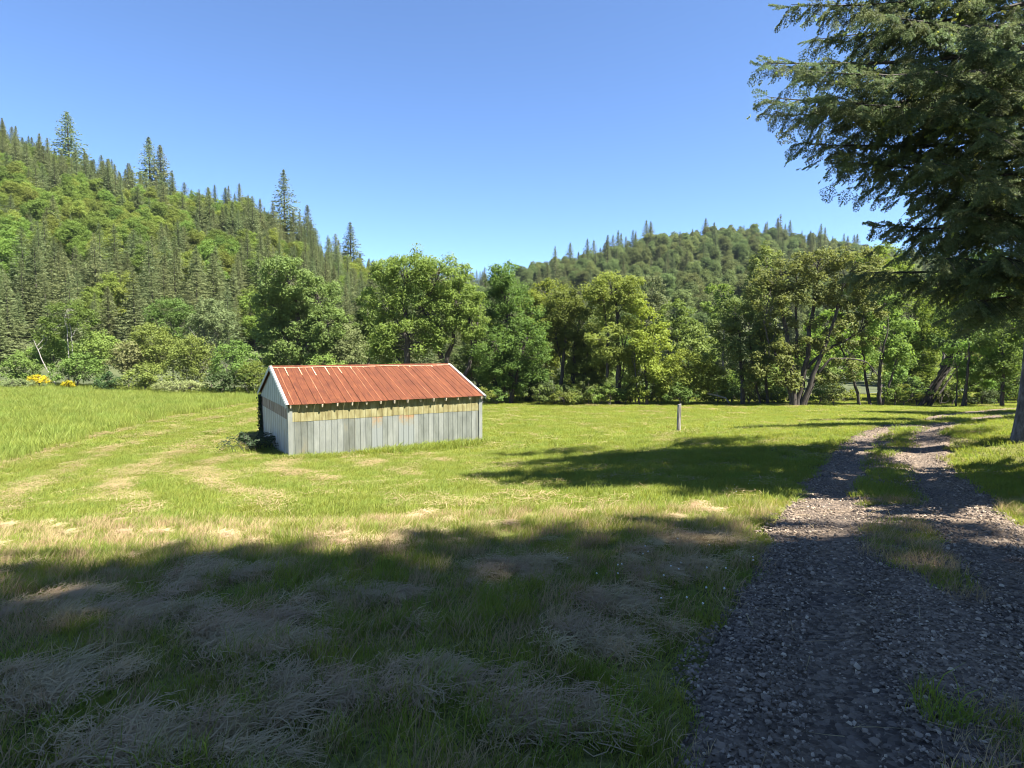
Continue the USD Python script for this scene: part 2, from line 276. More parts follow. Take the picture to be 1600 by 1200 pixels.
def conifer(rng, h=20., rmax=3.4, leaf=.62, shape=.85, whorl=.52, bare=.06, droop=.35, ragged=.25, per=9):
    z = []; zz = h * bare
    while zz < h * .985: z.append(zz); zz += whorl * rng.uniform(.75, 1.25) * (1.0 - .45 * zz / h)
    C, N, T, S, wood = [], [], [], [], [tube([[0, 0, -.5], [0, 0, h * .5], [0, 0, h * .99]], [h * .013, h * .008, .015], 6)]
    for q in z:
        f = q / h; L = rmax * max(.02, (1 - f)) ** shape * min(1, .55 + f * 3); nb = int(rng.integers(4, 7)); a0 = rng.uniform(0, 6.28)
        for k in range(nb):
            a = a0 + k * 6.28 / nb + rng.normal() * .25; l = L * rng.uniform(1 - ragged * 1.6, 1 + ragged); d = np.array([math.cos(a), math.sin(a), 0]); sd = np.array([-d[1], d[0], 0])
            m = max(3, int(per * l / rmax)); s = np.linspace(.18, 1, m) + rng.uniform(-.04, .04, m)
            dr = droop * (.4 + .9 * (1 - f)) - .5 * max(0, f - .75)
            p = d * (s * l)[:, None] + np.array([0, 0, 1.]) * (q - dr * l * (s ** 1.3) * .8 + .12 * l * s ** 3)[:, None]
            for side in (-1, 1):
                wid = (.46 * l * (1.12 - s) + .12)[:, None]
                C.append(p + sd * side * wid * .42 - [0, 0, .08 * l]); T.append(d * .75 + sd * side * .8 + rng.normal(size=(m, 3)) * .15 + [0, 0, -.3]); N.append(rng.normal(size=(m, 3)) * .55 + [0, 0, 1] + d * .35)
                S.append(leaf * (.35 + .65 * l / rmax) * rng.uniform(.7, 1.3, m))
    C, N, T, S = map(np.concatenate, (C, N, T, S))
    return cat_meshes(wood), leaves(C, N, S, rng, aspect=.46, fold=.2, t=T)
def round_tree(rng, h=14., w=5., leaf=.36, nl=15, per=42, density=.6):
    lobes = []
    for k in range(nl):
        f = rng.uniform(.25, .92); a = rng.uniform(0, 6.28); rr = w * .62 * math.sin(math.pi * min(.95, .15 + f * .8)) * rng.uniform(.3, 1)
        r = w * rng.uniform(.2, .42); lobes.append((np.array([rr * math.cos(a), rr * math.sin(a), h * f * .92]), (r, r, r * .82)))
    lobes.append((np.array([0, 0, h * .88]), (w * .36, w * .36, h * .13)))
    return lobes_to_tree(rng, np.zeros(3), [(np.array([[0, 0, -.5], [.1, .1, h * .35], [0, 0, h * .85]]), h * .016)], lobes, leaf, density, (.7, 1.25), per, trunk_r=h * .016, twigs=False)
def kind(name, parts):
    """a class prim that copies refer to"""
    stage.CreateClassPrim(f'/{name}'); kinds[name] = parts
    for n, mesh, mat in parts: usdkit.mesh(stage, f'/{name}/{n}', mesh, mat, smooth=60 if n == 'trunk' else False)
kinds = {}
for i in range(5):
    w, l = conifer(np.random.default_rng(10 + i), h=20, rmax=[4.4, 4.0, 4.9, 3.7, 4.6][i], shape=[.85, .78, .92, .8, .72][i], leaf=.78, whorl=.46, per=12); kind(f'hill_conifer_{"abcde"[i]}', [('trunk', w, DARKBARK), ('crown', l, FIR)])
    if i < 3: kind(f'far_conifer_{"abc"[i]}', [('trunk', w, DARKBARK), ('crown', l, FIRBLUE)])
for i in range(4):
    w, l = round_tree(np.random.default_rng(30 + i), h=12, w=[4.6, 5.4, 4.0, 5.0][i]); kind(f'hill_broadleaf_{"abcd"[i]}', [('trunk', w, BARK), ('crown', l, HILLLEAF)])
    if i < 3: kind(f'far_broadleaf_{"abc"[i]}', [('trunk', w, BARK), ('crown', l, FARLEAF)])
def copy_of(kname, name, label, cat, loc, rot, s, group=None, sz=1.0, wx=1.0):
    x = UsdGeom.Xform.Define(stage, numbered(name)); x.AddTranslateOp().Set(tuple(map(float, loc))); x.AddRotateZOp().Set(float(rot)); x.AddScaleOp().Set((float(s * wx), float(s * wx), float(s * sz)))
    tag(x, label, cat, group); x.GetPrim().GetReferences().AddInternalReference(f'/{kname}'); x.GetPrim().SetInstanceable(True)
    return x
def instancer(name, protos, idx, pos, rotz=None, scale=None, quat=None, parent=None, label=None, cat=None):
    base = '/World' if parent is None else str(parent.GetPath()); path = numbered(name, base)
    pi = UsdGeom.PointInstancer.Define(stage, path); rel = pi.CreatePrototypesRel()
    for k, parts in enumerate(protos):
        if len(parts) == 1:
            n, mesh, mat = parts[0]; usdkit.mesh(stage, f'{path}/{n}_{k:03d}', mesh, mat); rel.AddTarget(f'{path}/{n}_{k:03d}')
        else:
            UsdGeom.Xform.Define(stage, f'{path}/kind_{k:03d}'); rel.AddTarget(f'{path}/kind_{k:03d}')
            for n, mesh, mat in parts: usdkit.mesh(stage, f'{path}/kind_{k:03d}/{n}', mesh, mat)
    n = len(pos); pi.CreateProtoIndicesAttr(Vt.IntArray.FromNumpy(np.asarray(idx, np.int32))); pi.CreatePositionsAttr(Vt.Vec3fArray.FromNumpy(np.asarray(pos, np.float32)))
    if quat is None:
        a = np.zeros(n) if rotz is None else np.asarray(rotz); quat = np.stack([0 * a, 0 * a, np.sin(a / 2), np.cos(a / 2)], 1)
    pi.CreateOrientationsAttr(Vt.QuathArray.FromNumpy(np.asarray(quat, np.float16)))
    sc = np.ones(n) if scale is None else np.asarray(scale); sc = np.repeat(sc[:, None], 3, 1) if sc.ndim == 1 else sc
    pi.CreateScalesAttr(Vt.Vec3fArray.FromNumpy(np.asarray(sc, np.float32)))
    tag(pi, label, cat, kind='stuff'); return pi

# ------------------------------------------------------------------ barn
BX, BY = at(453, 718, 23.5)[:2]; BZ = at(453, 718, 23.5)[2]; BROT = math.atan2(.516, .858)
L, W, HW, RISE = 8.9, 7.75, 2.25, 1.38
def metal(name, ramp, scale=3., rough=.5, mapping=(1, 1, .35), metallic=.35, extra=None):
    return noisy(name, ramp, scale, rough=rough, mapping=mapping, metallic=metallic, bump=.12, bump_scale=5, spec=.4)
ZINC = [metal('galvanised_metal', [(0.3, (0.110, 0.119, 0.102)), (0.5, (0.154, 0.165, 0.144)), (0.7, (0.198, 0.210, 0.183))]), metal('galvanised_metal_pale', [(0.3, (0.148, 0.158, 0.142)), (0.55, (0.202, 0.212, 0.189)), (0.75, (0.246, 0.256, 0.229))]),
        metal('galvanised_metal_stained', [(0.3, (0.095, 0.101, 0.082)), (0.5, (0.132, 0.140, 0.120)), (0.62, (0.160, 0.158, 0.122)), (0.75, (0.170, 0.148, 0.099))])]
RUSTSTAIN = M('rust_stained_metal', {'tc': ('texture_coordinate', {}), 's': ('separate_xyz', {}), 'z': ('map_range', {'from_min': .75, 'from_max': 1.7, 'to_min': -.25, 'to_max': .35}), 'n': ('noise_texture', {'scale': 5., 'detail': 6., 'roughness': .7}),
    'a': ('math', {'math_type': 'add'}), 'r': ('rgb_ramp', {'ramp': [(.45, (0.158, 0.172, 0.160)), (.62, (0.175, 0.159, 0.112)), (.8, (.23, .135, .065)), (.95, (.16, .075, .035))]}), 'p': ('principled_bsdf', {'roughness': .6, 'metallic': .2})},
    [('tc.object', 's.vector'), ('s.z', 'z.value'), ('tc.object', 'n.vector'), ('z.result', 'a.value1'), ('n.fac', 'a.value2'), ('a.value', 'r.fac'), ('r.color', 'p.base_color')], 'p.BSDF')
GABLEMETAL = metal('gable_metal', [(.3, (.15, .175, .165)), (.5, (.205, .23, .22)), (.7, (.26, .275, .26))])
TANMETAL = metal('weathered_tan_metal', [(.3, (.21, .195, .16)), (.5, (.27, .252, .21)), (.7, (.33, .31, .265))], metallic=.15)
FIBRE = noisy('yellowed_fibreglass', [(.3, (0.091, 0.073, 0.029)), (.5, (0.164, 0.146, 0.066)), (.7, (0.238, 0.223, 0.126))], 4, rough=.5, mapping=(1, 1, .3), bump=.1)
BROWNFIBRE = noisy('browned_fibreglass', [(.3, (.085, .055, .038)), (.5, (.15, .11, .08)), (.7, (.24, .19, .14))], 4, rough=.6, mapping=(2, 2, .3))
TRIM = noisy('white_trim_metal', [(.28, (.18, .13, .095)), (.36, (.25, .25, .25)), (.7, (.31, .318, .325))], 3.2, rough=.5)
RAFTER = noisy('rafter_wood', [(.3, (.30, .25, .17)), (.6, (.50, .43, .30))], 6, rough=.8)
RUST = M('rusted_roof_metal', {'tc': ('texture_coordinate', {}), 'mp': ('mapping', {'scale': (7., .7, .7)}), 'n': ('noise_texture', {'scale': 2.2, 'detail': 7., 'roughness': .65}), 'n2': ('noise_texture', {'scale': 1.6, 'detail': 8., 'roughness': .72}),
    'r': ('rgb_ramp', {'ramp': [(.25, (.05, .014, .006)), (.45, (.076, .022, .008)), (.6, (.100, .032, .011)), (.75, (.135, .05, .02))]}),
    'r2': ('rgb_ramp', {'ramp': [(.32, (.74, .70, .68)), (.68, (1.2, 1.18, 1.15))]}), 'm': ('mix_color', {'blend_type': 'multiply', 'fac': 1.0, 'use_clamp': False}), 'bp': ('bump', {'strength': .15, 'distance': .01}), 'p': ('principled_bsdf', {'roughness': .75, 'specular_ior_level': .25})},
    [('tc.object', 'mp.vector'), ('mp.vector', 'n.vector'), ('tc.object', 'n2.vector'), ('n.fac', 'r.fac'), ('n2.fac', 'r2.fac'), ('r.color', 'm.a'), ('r2.color', 'm.b'), ('m.result', 'p.base_color'), ('n2.fac', 'bp.height'), ('bp.normal', 'p.normal')], 'p.BSDF')
GLINTRUST = noisy('rib_glint_rust', [(.3, (.14, .042, .018)), (.5, (.20, .072, .034)), (.7, (.29, .15, .085))], 3, rough=.7, mapping=(1, .6, .6))  # lighter rust tone: sun glint on the rib tops, put into the colour
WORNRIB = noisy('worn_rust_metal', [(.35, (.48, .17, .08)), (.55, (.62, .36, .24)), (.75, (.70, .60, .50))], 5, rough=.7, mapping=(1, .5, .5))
rb = random.Random(4)
barn = thing('barn', 'small gabled barn of grey ribbed metal with a rust-red metal roof in the meadow', 'barn', (BX, BY, BZ), BROT)
def sheet(prof, z0, z1, to3, t=.006):
    """prof: [(s, out)] cross-section; extruded from z0 to z1 (functions of s allowed) as a thin closed sheet; to3(s, out, z) -> point"""
    s = np.array([p[0] for p in prof]); o = np.array([p[1] for p in prof]); a = z0(s) if callable(z0) else np.full(len(s), z0); b = z1(s) if callable(z1) else np.full(len(s), z1)
    n = len(s); v = np.vstack([to3(s, o + t, a), to3(s, o + t, b), to3(s, o, a), to3(s, o, b)]); f = []
    for i in range(n - 1):
        j = i + 1
        f += [(i, j, n + j), (i, n + j, n + i), (2 * n + j, 2 * n + i, 3 * n + i), (2 * n + j, 3 * n + i, 3 * n + j), (n + i, n + j, 3 * n + j), (n + i, 3 * n + j, 3 * n + i), (i, 2 * n + i, 2 * n + j), (i, 2 * n + j, j)]
    for i in (0, n - 1): f += [(i, n + i, 3 * n + i), (i, 3 * n + i, 2 * n + i)] if i == 0 else [(i, 3 * n + i, n + i), (i, 2 * n + i, 3 * n + i)]
    return v, np.array(f)
front3 = lambda s, o, z: np.stack([s, -o, z], 1)
back3 = lambda s, o, z: np.stack([L - s, W + o, z], 1)
left3 = lambda s, o, z: np.stack([-o, W - s, z], 1)
right3 = lambda s, o, z: np.stack([L + o, s, z], 1)
def ribbed(s0, w, d=.020): return [(s0, 0), (s0 + .5 * w - .012, 0), (s0 + .5 * w, .004), (s0 + .5 * w + .012, 0), (s0 + w - .042, 0), (s0 + w - .03, d), (s0 + w - .014, d), (s0 + w - .002, 0)]
NP_ = 36; wp = L / NP_
for i in range(NP_):
    m = ZINC[rb.choice([0, 0, 1, 2, 0])]
    if i in (14, 15, 19, 20, 21): m = RUSTSTAIN
    if i in (5, 22): m = ZINC[1]
    obj('wall_panel', sheet(ribbed(i * wp, wp), -.45 - rb.uniform(0, .02), 1.585 + rb.uniform(-.008, .008), front3), m, barn)
for i in range(NP_ // 2): obj('fibreglass_panel', sheet([(a, b * .8 + .008 + (i % 2) * .003) for a, b in ribbed(i * 2 * wp, wp)[:-1] + ribbed(i * 2 * wp + wp, wp)], 1.555 + rb.uniform(-.012, .012), 2.30, front3), FIBRE, barn)
for i in range(NP_): obj('wall_panel', sheet(ribbed(i * wp, wp), -.6, 2.30, back3), ZINC[i % 2], barn)
slope = lambda s: HW + RISE * (1 - np.abs(np.asarray(s) - W / 2) / (W / 2))
for fn, low, band, upm in ((left3, TANMETAL, BROWNFIBRE, GABLEMETAL), (right3, ZINC[0], FIBRE, GABLEMETAL)):
    ng = 14; wg = W / ng
    for i in range(ng):
        obj('wall_panel', sheet(ribbed(i * wg, wg, .016), -.7, 1.61 + rb.uniform(-.006, .006), fn), low, barn)
        obj('fibreglass_panel', sheet([(a, b + .010 - (i % 2) * .003) for a, b in ribbed(i * wg, wg, .014)], 1.62, 2.125, fn), band, barn)
        pr = ribbed(i * wg, wg, .016); pr = pr if i != ng // 2 - 1 else pr
        obj('gable_panel', sheet([(a, b + .018) for a, b in pr], 2.10 + rb.uniform(-.004, .004), lambda s: slope(s) - .005, fn), upm, barn)
for x0, x1, y0, y1 in ((-.05, .13, -.05, .0), (-.05, .0, .0, .13), (L - .13, L + .05, -.05, .0), (L, L + .05, .0, .13), (-.05, .13, W, W + .05), (-.05, 0, W - .13, W), (L - .13, L + .05, W, W + .05), (L, L + .05, W - .13, W)):
    obj('corner_trim', box(x0 if x0 < 0 else x0, x1, y0, y1, -.6, 2.12 if y0 < 1 else 2.3), ZINC[1], barn)
OV, OG = .23, .14; sl = RISE / (W / 2); cs = 1 / math.hypot(1, sl)
NR = 15; wr = (L + 2 * OG) / NR
def roof_prof(s0, w):
    r = lambda a: [(a - .028, 0), (a - .012, .013), (a + .012, .013), (a + .028, 0)]
    return [(s0 + .004, 0), (s0 + .010, .013), (s0 + .022, .013), (s0 + .034, 0)] + r(s0 + w / 2) + [(s0 + w - .004, 0)]
for side in (0, 1):
    def roof3(s, o, z, side=side):
        y = z if side == 0 else W - z; zz = HW + .10 + sl * z
        return np.stack([s - OG, y - o * sl * cs * (1 if side == 0 else -1), zz + o * cs], 1)
    for i in range(NR):
        jit = rb.uniform(-.010, .010)
        obj('roof_panel', sheet([(a, b + (i % 2) * .003) for a, b in roof_prof(i * wr, wr)], -OV + jit, W / 2 - .01, roof3), RUST, barn)
        for a in ((i * wr + wr / 2,) if i % 3 else (i * wr + wr / 2, i * wr + .016)): obj('roof_rib', sheet([(a - .014, .0185), (a + .014, .0185)], -OV + jit + .004, W / 2 - .19, roof3, t=.002), GLINTRUST, barn)  # thin pale strips paint the sunlit line along each rib
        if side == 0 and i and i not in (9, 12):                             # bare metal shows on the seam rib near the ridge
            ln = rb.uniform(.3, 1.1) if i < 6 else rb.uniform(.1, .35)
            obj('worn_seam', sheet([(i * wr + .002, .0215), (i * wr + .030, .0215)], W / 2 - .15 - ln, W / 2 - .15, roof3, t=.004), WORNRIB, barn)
    sg = 1 if side == 0 else -1
    obj('ridge_cap', sheet([(-.02, .032), (L + 2 * OG + .02, .032)], W / 2 - .19, W / 2 + .004, roof3, t=.008), RUST, barn)
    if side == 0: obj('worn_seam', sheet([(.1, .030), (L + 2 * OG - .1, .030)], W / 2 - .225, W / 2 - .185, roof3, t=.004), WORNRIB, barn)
    for s0 in (-.015, L + 2 * OG - .125): obj('rake_trim', sheet([(s0 + .02, .030), (s0 + .12, .030)], -OV - .02, W / 2, roof3, t=.012), TRIM, barn)
    for s0 in (-.03, L + 2 * OG + .012): obj('barge_board', sheet([(s0, -.14), (s0 + .018, -.14)], -OV - .015, W / 2, roof3, t=.165), TRIM if s0 > 0 else GABLEMETAL, barn)
    for k in range(15):
        x = .02 + k * (L - .1) / 14
        q = [sheet([(x + OG, -.15), (x + OG + .05, -.15)], -OV - .005 + rb.uniform(-.025, .025), W / 2, roof3, t=.13)]
        obj('rafter', cat_meshes(q), RAFTER, barn)

# ------------------------------------------------------------------ fence post
rng = np.random.default_rng(5); p = at(1060, 677, 26); p[2] = float(H(p[0], p[1]))
ang = np.linspace(0, 2 * np.pi, 12, endpoint=False); rr = np.array([1, .9, .95, 1.05, .75, .6, .95, 1.05, 1, .85, 1.02, .92]); ring = []
for i, z in enumerate(np.linspace(-.4, 1.30, 9)):
    k = .095 * rr * (1.05 - .12 * i / 8) * rng.uniform(.96, 1.04, 12); ring.append(np.stack([k * np.cos(ang) + .02 * i / 8, k * np.sin(ang), np.full(12, z + (.03 * np.cos(ang) if i == 8 else 0))], 1))
v = np.vstack(ring + [np.array([[.02, 0, 1.31]])]); f = [(i * 12 + j, i * 12 + (j + 1) % 12, (i + 1) * 12 + (j + 1) % 12) for i in range(8) for j in range(12)] + [(i * 12 + j, (i + 1) * 12 + (j + 1) % 12, (i + 1) * 12 + j) for i in range(8) for j in range(12)] + [(96 + j, 96 + (j + 1) % 12, 108) for j in range(12)]
POST = noisy('weathered_post_wood', [(.32, (.04, .035, .028)), (.45, (.13, .118, .095)), (.6, (.22, .205, .175)), (.75, (.32, .305, .27))], 14, rough=.9, mapping=(1, 1, .12), bump=1., bump_scale=22)
post = thing('fence_post', 'lone weathered grey wooden post standing in the meadow', 'post', p); obj('timber', (v, np.array(f)), POST, post, smooth=50)

# ------------------------------------------------------------------ trees measured in the photograph
pixel_tree('maple_tree', 'broad green maple rising right behind the barn roof', 54, 640, [([(640, 628), (636, 540), (632, 460)], .34), ([(672, 628), (700, 560), (716, 480)], .28), ([(706, 628), (740, 540), (748, 470)], .2), ([(690, 560), (670, 480), (668, 430)], .2)],
           [(640, 425, 48, 30), (690, 432, 48, 30), (605, 470, 38, 42), (655, 475, 52, 36), (712, 470, 40, 42), (640, 530, 58, 30), (598, 535, 30, 36), (735, 500, 26, 40), (610, 585, 40, 26), (690, 515, 42, 26), (600, 430, 24, 18)], MAPLE, DARKBARK, trunk_r=.3)
pixel_tree('maple_tree', 'tall dense maple with a narrow pointed top just right of the barn', 55, 785, [([(780, 625), (790, 560), (795, 450)], .28), ([(797, 625), (812, 570), (825, 520)], .2)],
           [(795, 440, 34, 32), (788, 470, 36, 26), (800, 500, 50, 34), (822, 540, 40, 42), (775, 545, 38, 40), (800, 580, 46, 26), (832, 585, 24, 26), (770, 590, 30, 22), (795, 610, 30, 14)], MAPLE, DARKBARK, trunk_r=.25)
pixel_tree('maple_tree', 'green maple with dark open stems below, between the pointed maple and the tall rounded one', 57, 888, [([(872, 622), (880, 560), (885, 490)], .2), ([(893, 622), (898, 560), (905, 500)], .2), ([(905, 625), (915, 585), (925, 545)], .12)],
           [(882, 482, 36, 32), (905, 505, 36, 34), (870, 530, 28, 36), (920, 545, 26, 34), (895, 545, 30, 30), (910, 590, 34, 22), (925, 575, 26, 24)], MAPLE, DARKBARK, trunk_r=.2)
pixel_tree('maple_tree', 'tallest middle maple with a rounded mushroom top on a thin dark trunk', 54, 968, [([(966, 628), (966, 540), (962, 450)], .26), ([(948, 590), (950, 540), (946, 500)], .12)],
           [(955, 450, 42, 24), (985, 458, 26, 24), (938, 462, 26, 24), (965, 490, 30, 28), (945, 530, 28, 26), (980, 530, 26, 34), (975, 575, 26, 30), (950, 560, 24, 18), (990, 600, 22, 22)], MAPLE, DARKBARK, trunk_r=.24)
pixel_tree('maple_tree', 'light yellow-green young maple right of the tall middle maple', 53, 1010, [([(1011, 628), (1010, 570), (1006, 500)], .14), ([(1000, 620), (992, 570), (990, 530)], .08)],
           [(1010, 500, 22, 28), (1022, 535, 24, 30), (995, 545, 20, 26), (1030, 570, 22, 26), (1005, 575, 24, 24), (1020, 605, 26, 20), (1002, 480, 14, 14)], YELLOWGREEN, DARKBARK, trunk_r=.13, leaf=.23)
pixel_tree('yellow_top_tree', 'yellowish tree top showing behind the pointed and middle maples', 66, 852, [], [(852, 462, 30, 24), (835, 490, 28, 30), (870, 500, 26, 40), (850, 540, 34, 40)], YELLOWGREEN, trunk_r=.2, leaf=.26)
pixel_tree('leafy_shrub', 'large bright yellow-green shrub at the meadow edge behind the post', 53, 1075, [], [(1060, 590, 34, 26), (1095, 580, 34, 24), (1075, 570, 36, 22), (1045, 612, 26, 16), (1090, 610, 38, 18), (1112, 598, 22, 26)], YELLOWGREEN, cat='shrub', trunk_r=.08, leaf=.2)
pixel_tree('leafy_shrub', 'dark low shrub in front of the bright yellow-green shrub', 51.5, 1062, [], [(1060, 615, 22, 14), (1078, 620, 16, 10)], BUSH, cat='shrub', trunk_r=.05, leaf=.18)
pixel_tree('maple_tree', 'dark shaded maple left of the many-stemmed tree', 52, 1162, [([(1162, 630), (1160, 570), (1155, 500)], .2), ([(1200, 630), (1196, 570), (1190, 520)], .14), ([(1190, 632), (1178, 585), (1172, 540)], .1)],
           [(1155, 488, 34, 22), (1132, 515, 24, 22), (1170, 515, 34, 26), (1140, 545, 26, 18), (1165, 560, 34, 22), (1195, 540, 24, 30), (1178, 592, 26, 18)], OAK, DARKBARK, trunk_r=.2)
pixel_tree('spreading_tree', 'big spreading tree with many dark stems fanning from one base', 50, 1246, [([(1240, 632), (1236, 560), (1222, 470), (1215, 430)], .22), ([(1246, 632), (1258, 570), (1272, 480), (1285, 420)], .24), ([(1250, 632), (1275, 565), (1300, 490), (1310, 440)], .2), ([(1256, 634), (1275, 590), (1300, 560), (1340, 562), (1362, 585)], .11),
            ([(1236, 632), (1230, 590), (1205, 540), (1190, 500)], .14), ([(1262, 575), (1300, 545), (1350, 520), (1380, 480)], .13), ([(1244, 560), (1246, 500), (1250, 430)], .14)],
           [(1225, 432, 46, 30), (1275, 415, 52, 28), (1325, 420, 48, 30), (1365, 445, 36, 30), (1200, 468, 34, 28), (1250, 462, 44, 22), (1310, 465, 40, 22), (1350, 490, 40, 22), (1215, 505, 30, 20), (1295, 510, 36, 16), (1225, 560, 22, 20), (1290, 590, 22, 14), (1340, 530, 30, 14), (1206, 558, 28, 24), (1262, 545, 34, 20), (1322, 575, 26, 18), (1188, 590, 24, 22), (1225, 598, 26, 16)], OAK, DARKBARK, trunk_r=.22, density=.66, leaf=.24)
pixel_tree('slender_tree', 'slender tree with three dark stems right of the spreading tree, one leaning left', 51, 1370, [([(1345, 632), (1330, 590), (1318, 556), (1300, 530)], .12), ([(1362, 632), (1360, 580), (1356, 530)], .13), ([(1376, 632), (1372, 580), (1380, 520)], .17), ([(1378, 632), (1392, 580), (1400, 530)], .1)],
           [(1375, 545, 36, 22), (1350, 510, 30, 20), (1405, 520, 34, 26), (1400, 560, 30, 20), (1385, 480, 30, 24)], MAPLE, DARKBARK, trunk_r=.15, density=.85)
pixel_tree('yellow_top_tree', 'tree with a bright yellow-green crown right of the slender stems', 58, 1425, [([(1420, 628), (1425, 570), (1425, 490)], .2)],
           [(1420, 500, 36, 34), (1450, 520, 34, 34), (1415, 550, 34, 30), (1440, 575, 34, 26), (1390, 440, 30, 26)], YELLOWGREEN, DARKBARK, trunk_r=.2)
pixel_tree('yellow_top_tree', 'yellow crown peeking above the spreading tree', 72, 1375, [], [(1375, 402, 30, 20), (1345, 408, 22, 16), (1395, 425, 24, 20), (1370, 450, 40, 40)], YELLOWGREEN, trunk_r=.25)
pixel_tree('leaning_tree', 'tree with a bundle of stems leaning far to the right near the road bend', 50, 1440, [([(1438, 634), (1470, 580), (1500, 530), (1520, 495)], .26), ([(1445, 634), (1482, 575), (1515, 520), (1560, 480)], .2), ([(1432, 634), (1462, 590), (1490, 545), (1500, 500)], .14), ([(1450, 634), (1480, 600), (1505, 560)], .1)],
           [(1500, 500, 38, 26), (1545, 490, 40, 28), (1525, 455, 40, 26), (1480, 540, 30, 16), (1575, 520, 34, 24), (1520, 530, 26, 16)], BUSH, DARKBARK, trunk_r=.2, density=.75)
pixel_tree('slender_tree', 'slender dark twin-stemmed tree at the road bend', 48, 1505, [([(1503, 634), (1502, 580), (1500, 535)], .12), ([(1508, 634), (1510, 585), (1516, 540)], .1), ([(1494, 634), (1494, 595), (1488, 560)], .06)],
           [(1500, 555, 24, 18), (1525, 560, 30, 20), (1540, 590, 22, 14), (1512, 590, 18, 14)], MAPLE, DARKBARK, trunk_r=.1)
pixel_tree('slender_tree', 'dark thin-trunked tree half hidden left of the spruce trunk', 46, 1567, [([(1566, 634), (1568, 580), (1570, 520)], .14)], [(1570, 540, 30, 26), (1555, 580, 24, 20), (1590, 570, 26, 26), (1580, 500, 30, 26), (1585, 610, 20, 14)], MAPLE, DARKBARK, trunk_r=.12)
pixel_tree('slender_tree', 'shaded tree directly behind the spruce trunk', 52, 1625, [([(1620, 634), (1622, 560), (1625, 470)], .2)], [(1620, 520, 46, 40), (1640, 580, 40, 40), (1600, 470, 36, 36), (1660, 480, 50, 50)], OAK, DARKBARK, trunk_r=.18)
# trees standing farther back in the gaps
for k, (px, py, rx, ry, D, m, lab) in enumerate([(1060, 505, 34, 40, 78, HILLLEAF, 'mid-green tree in the valley above the yellow-green shrub'), (1128, 470, 28, 30, 88, HILLLEAF, 'small pale tree in the gap left of the dark maple'), (1095, 540, 34, 36, 70, BUSH, 'leafy tree behind the bright yellow-green shrub'),
        (1020, 470, 26, 40, 84, FIR, 'dark tree between the middle maple and the far hill'), (1470, 470, 44, 46, 80, YELLOWGREEN, 'light green tree behind the leaning stems'), (1540, 440, 50, 60, 85, BUSH, 'tall green tree behind the low spruce branches'), (1200, 440, 36, 60, 84, BUSH, 'green tree behind the left side of the spreading tree'),
        (1300, 540, 60, 60, 92, YELLOWGREEN, 'sunny thicket tree seen through the stems of the spreading tree'), (745, 560, 40, 60, 68, OAK, 'dark tree in the gap between the barn maple and the pointed maple'), (930, 560, 50, 70, 72, OAK, 'dark tree filling the gap behind the middle maples'), (575, 500, 26, 50, 66, BUSH, 'leafy tree squeezed between the dark oak and the barn maple'), (1410, 560, 30, 40, 78, BUSH, 'leafy tree in shade behind the slender stems')]):
    pixel_tree('background_tree', lab, D, px, [], [(px, py - ry * .4, rx * .7, ry * .55), (px - rx * .45, py + ry * .2, rx * .6, ry * .5), (px + rx * .45, py + ry * .15, rx * .6, ry * .5), (px, py + ry * .7, rx * .8, ry * .5)], m, trunk_r=.18, leaf=.32, per=45, density=.8)
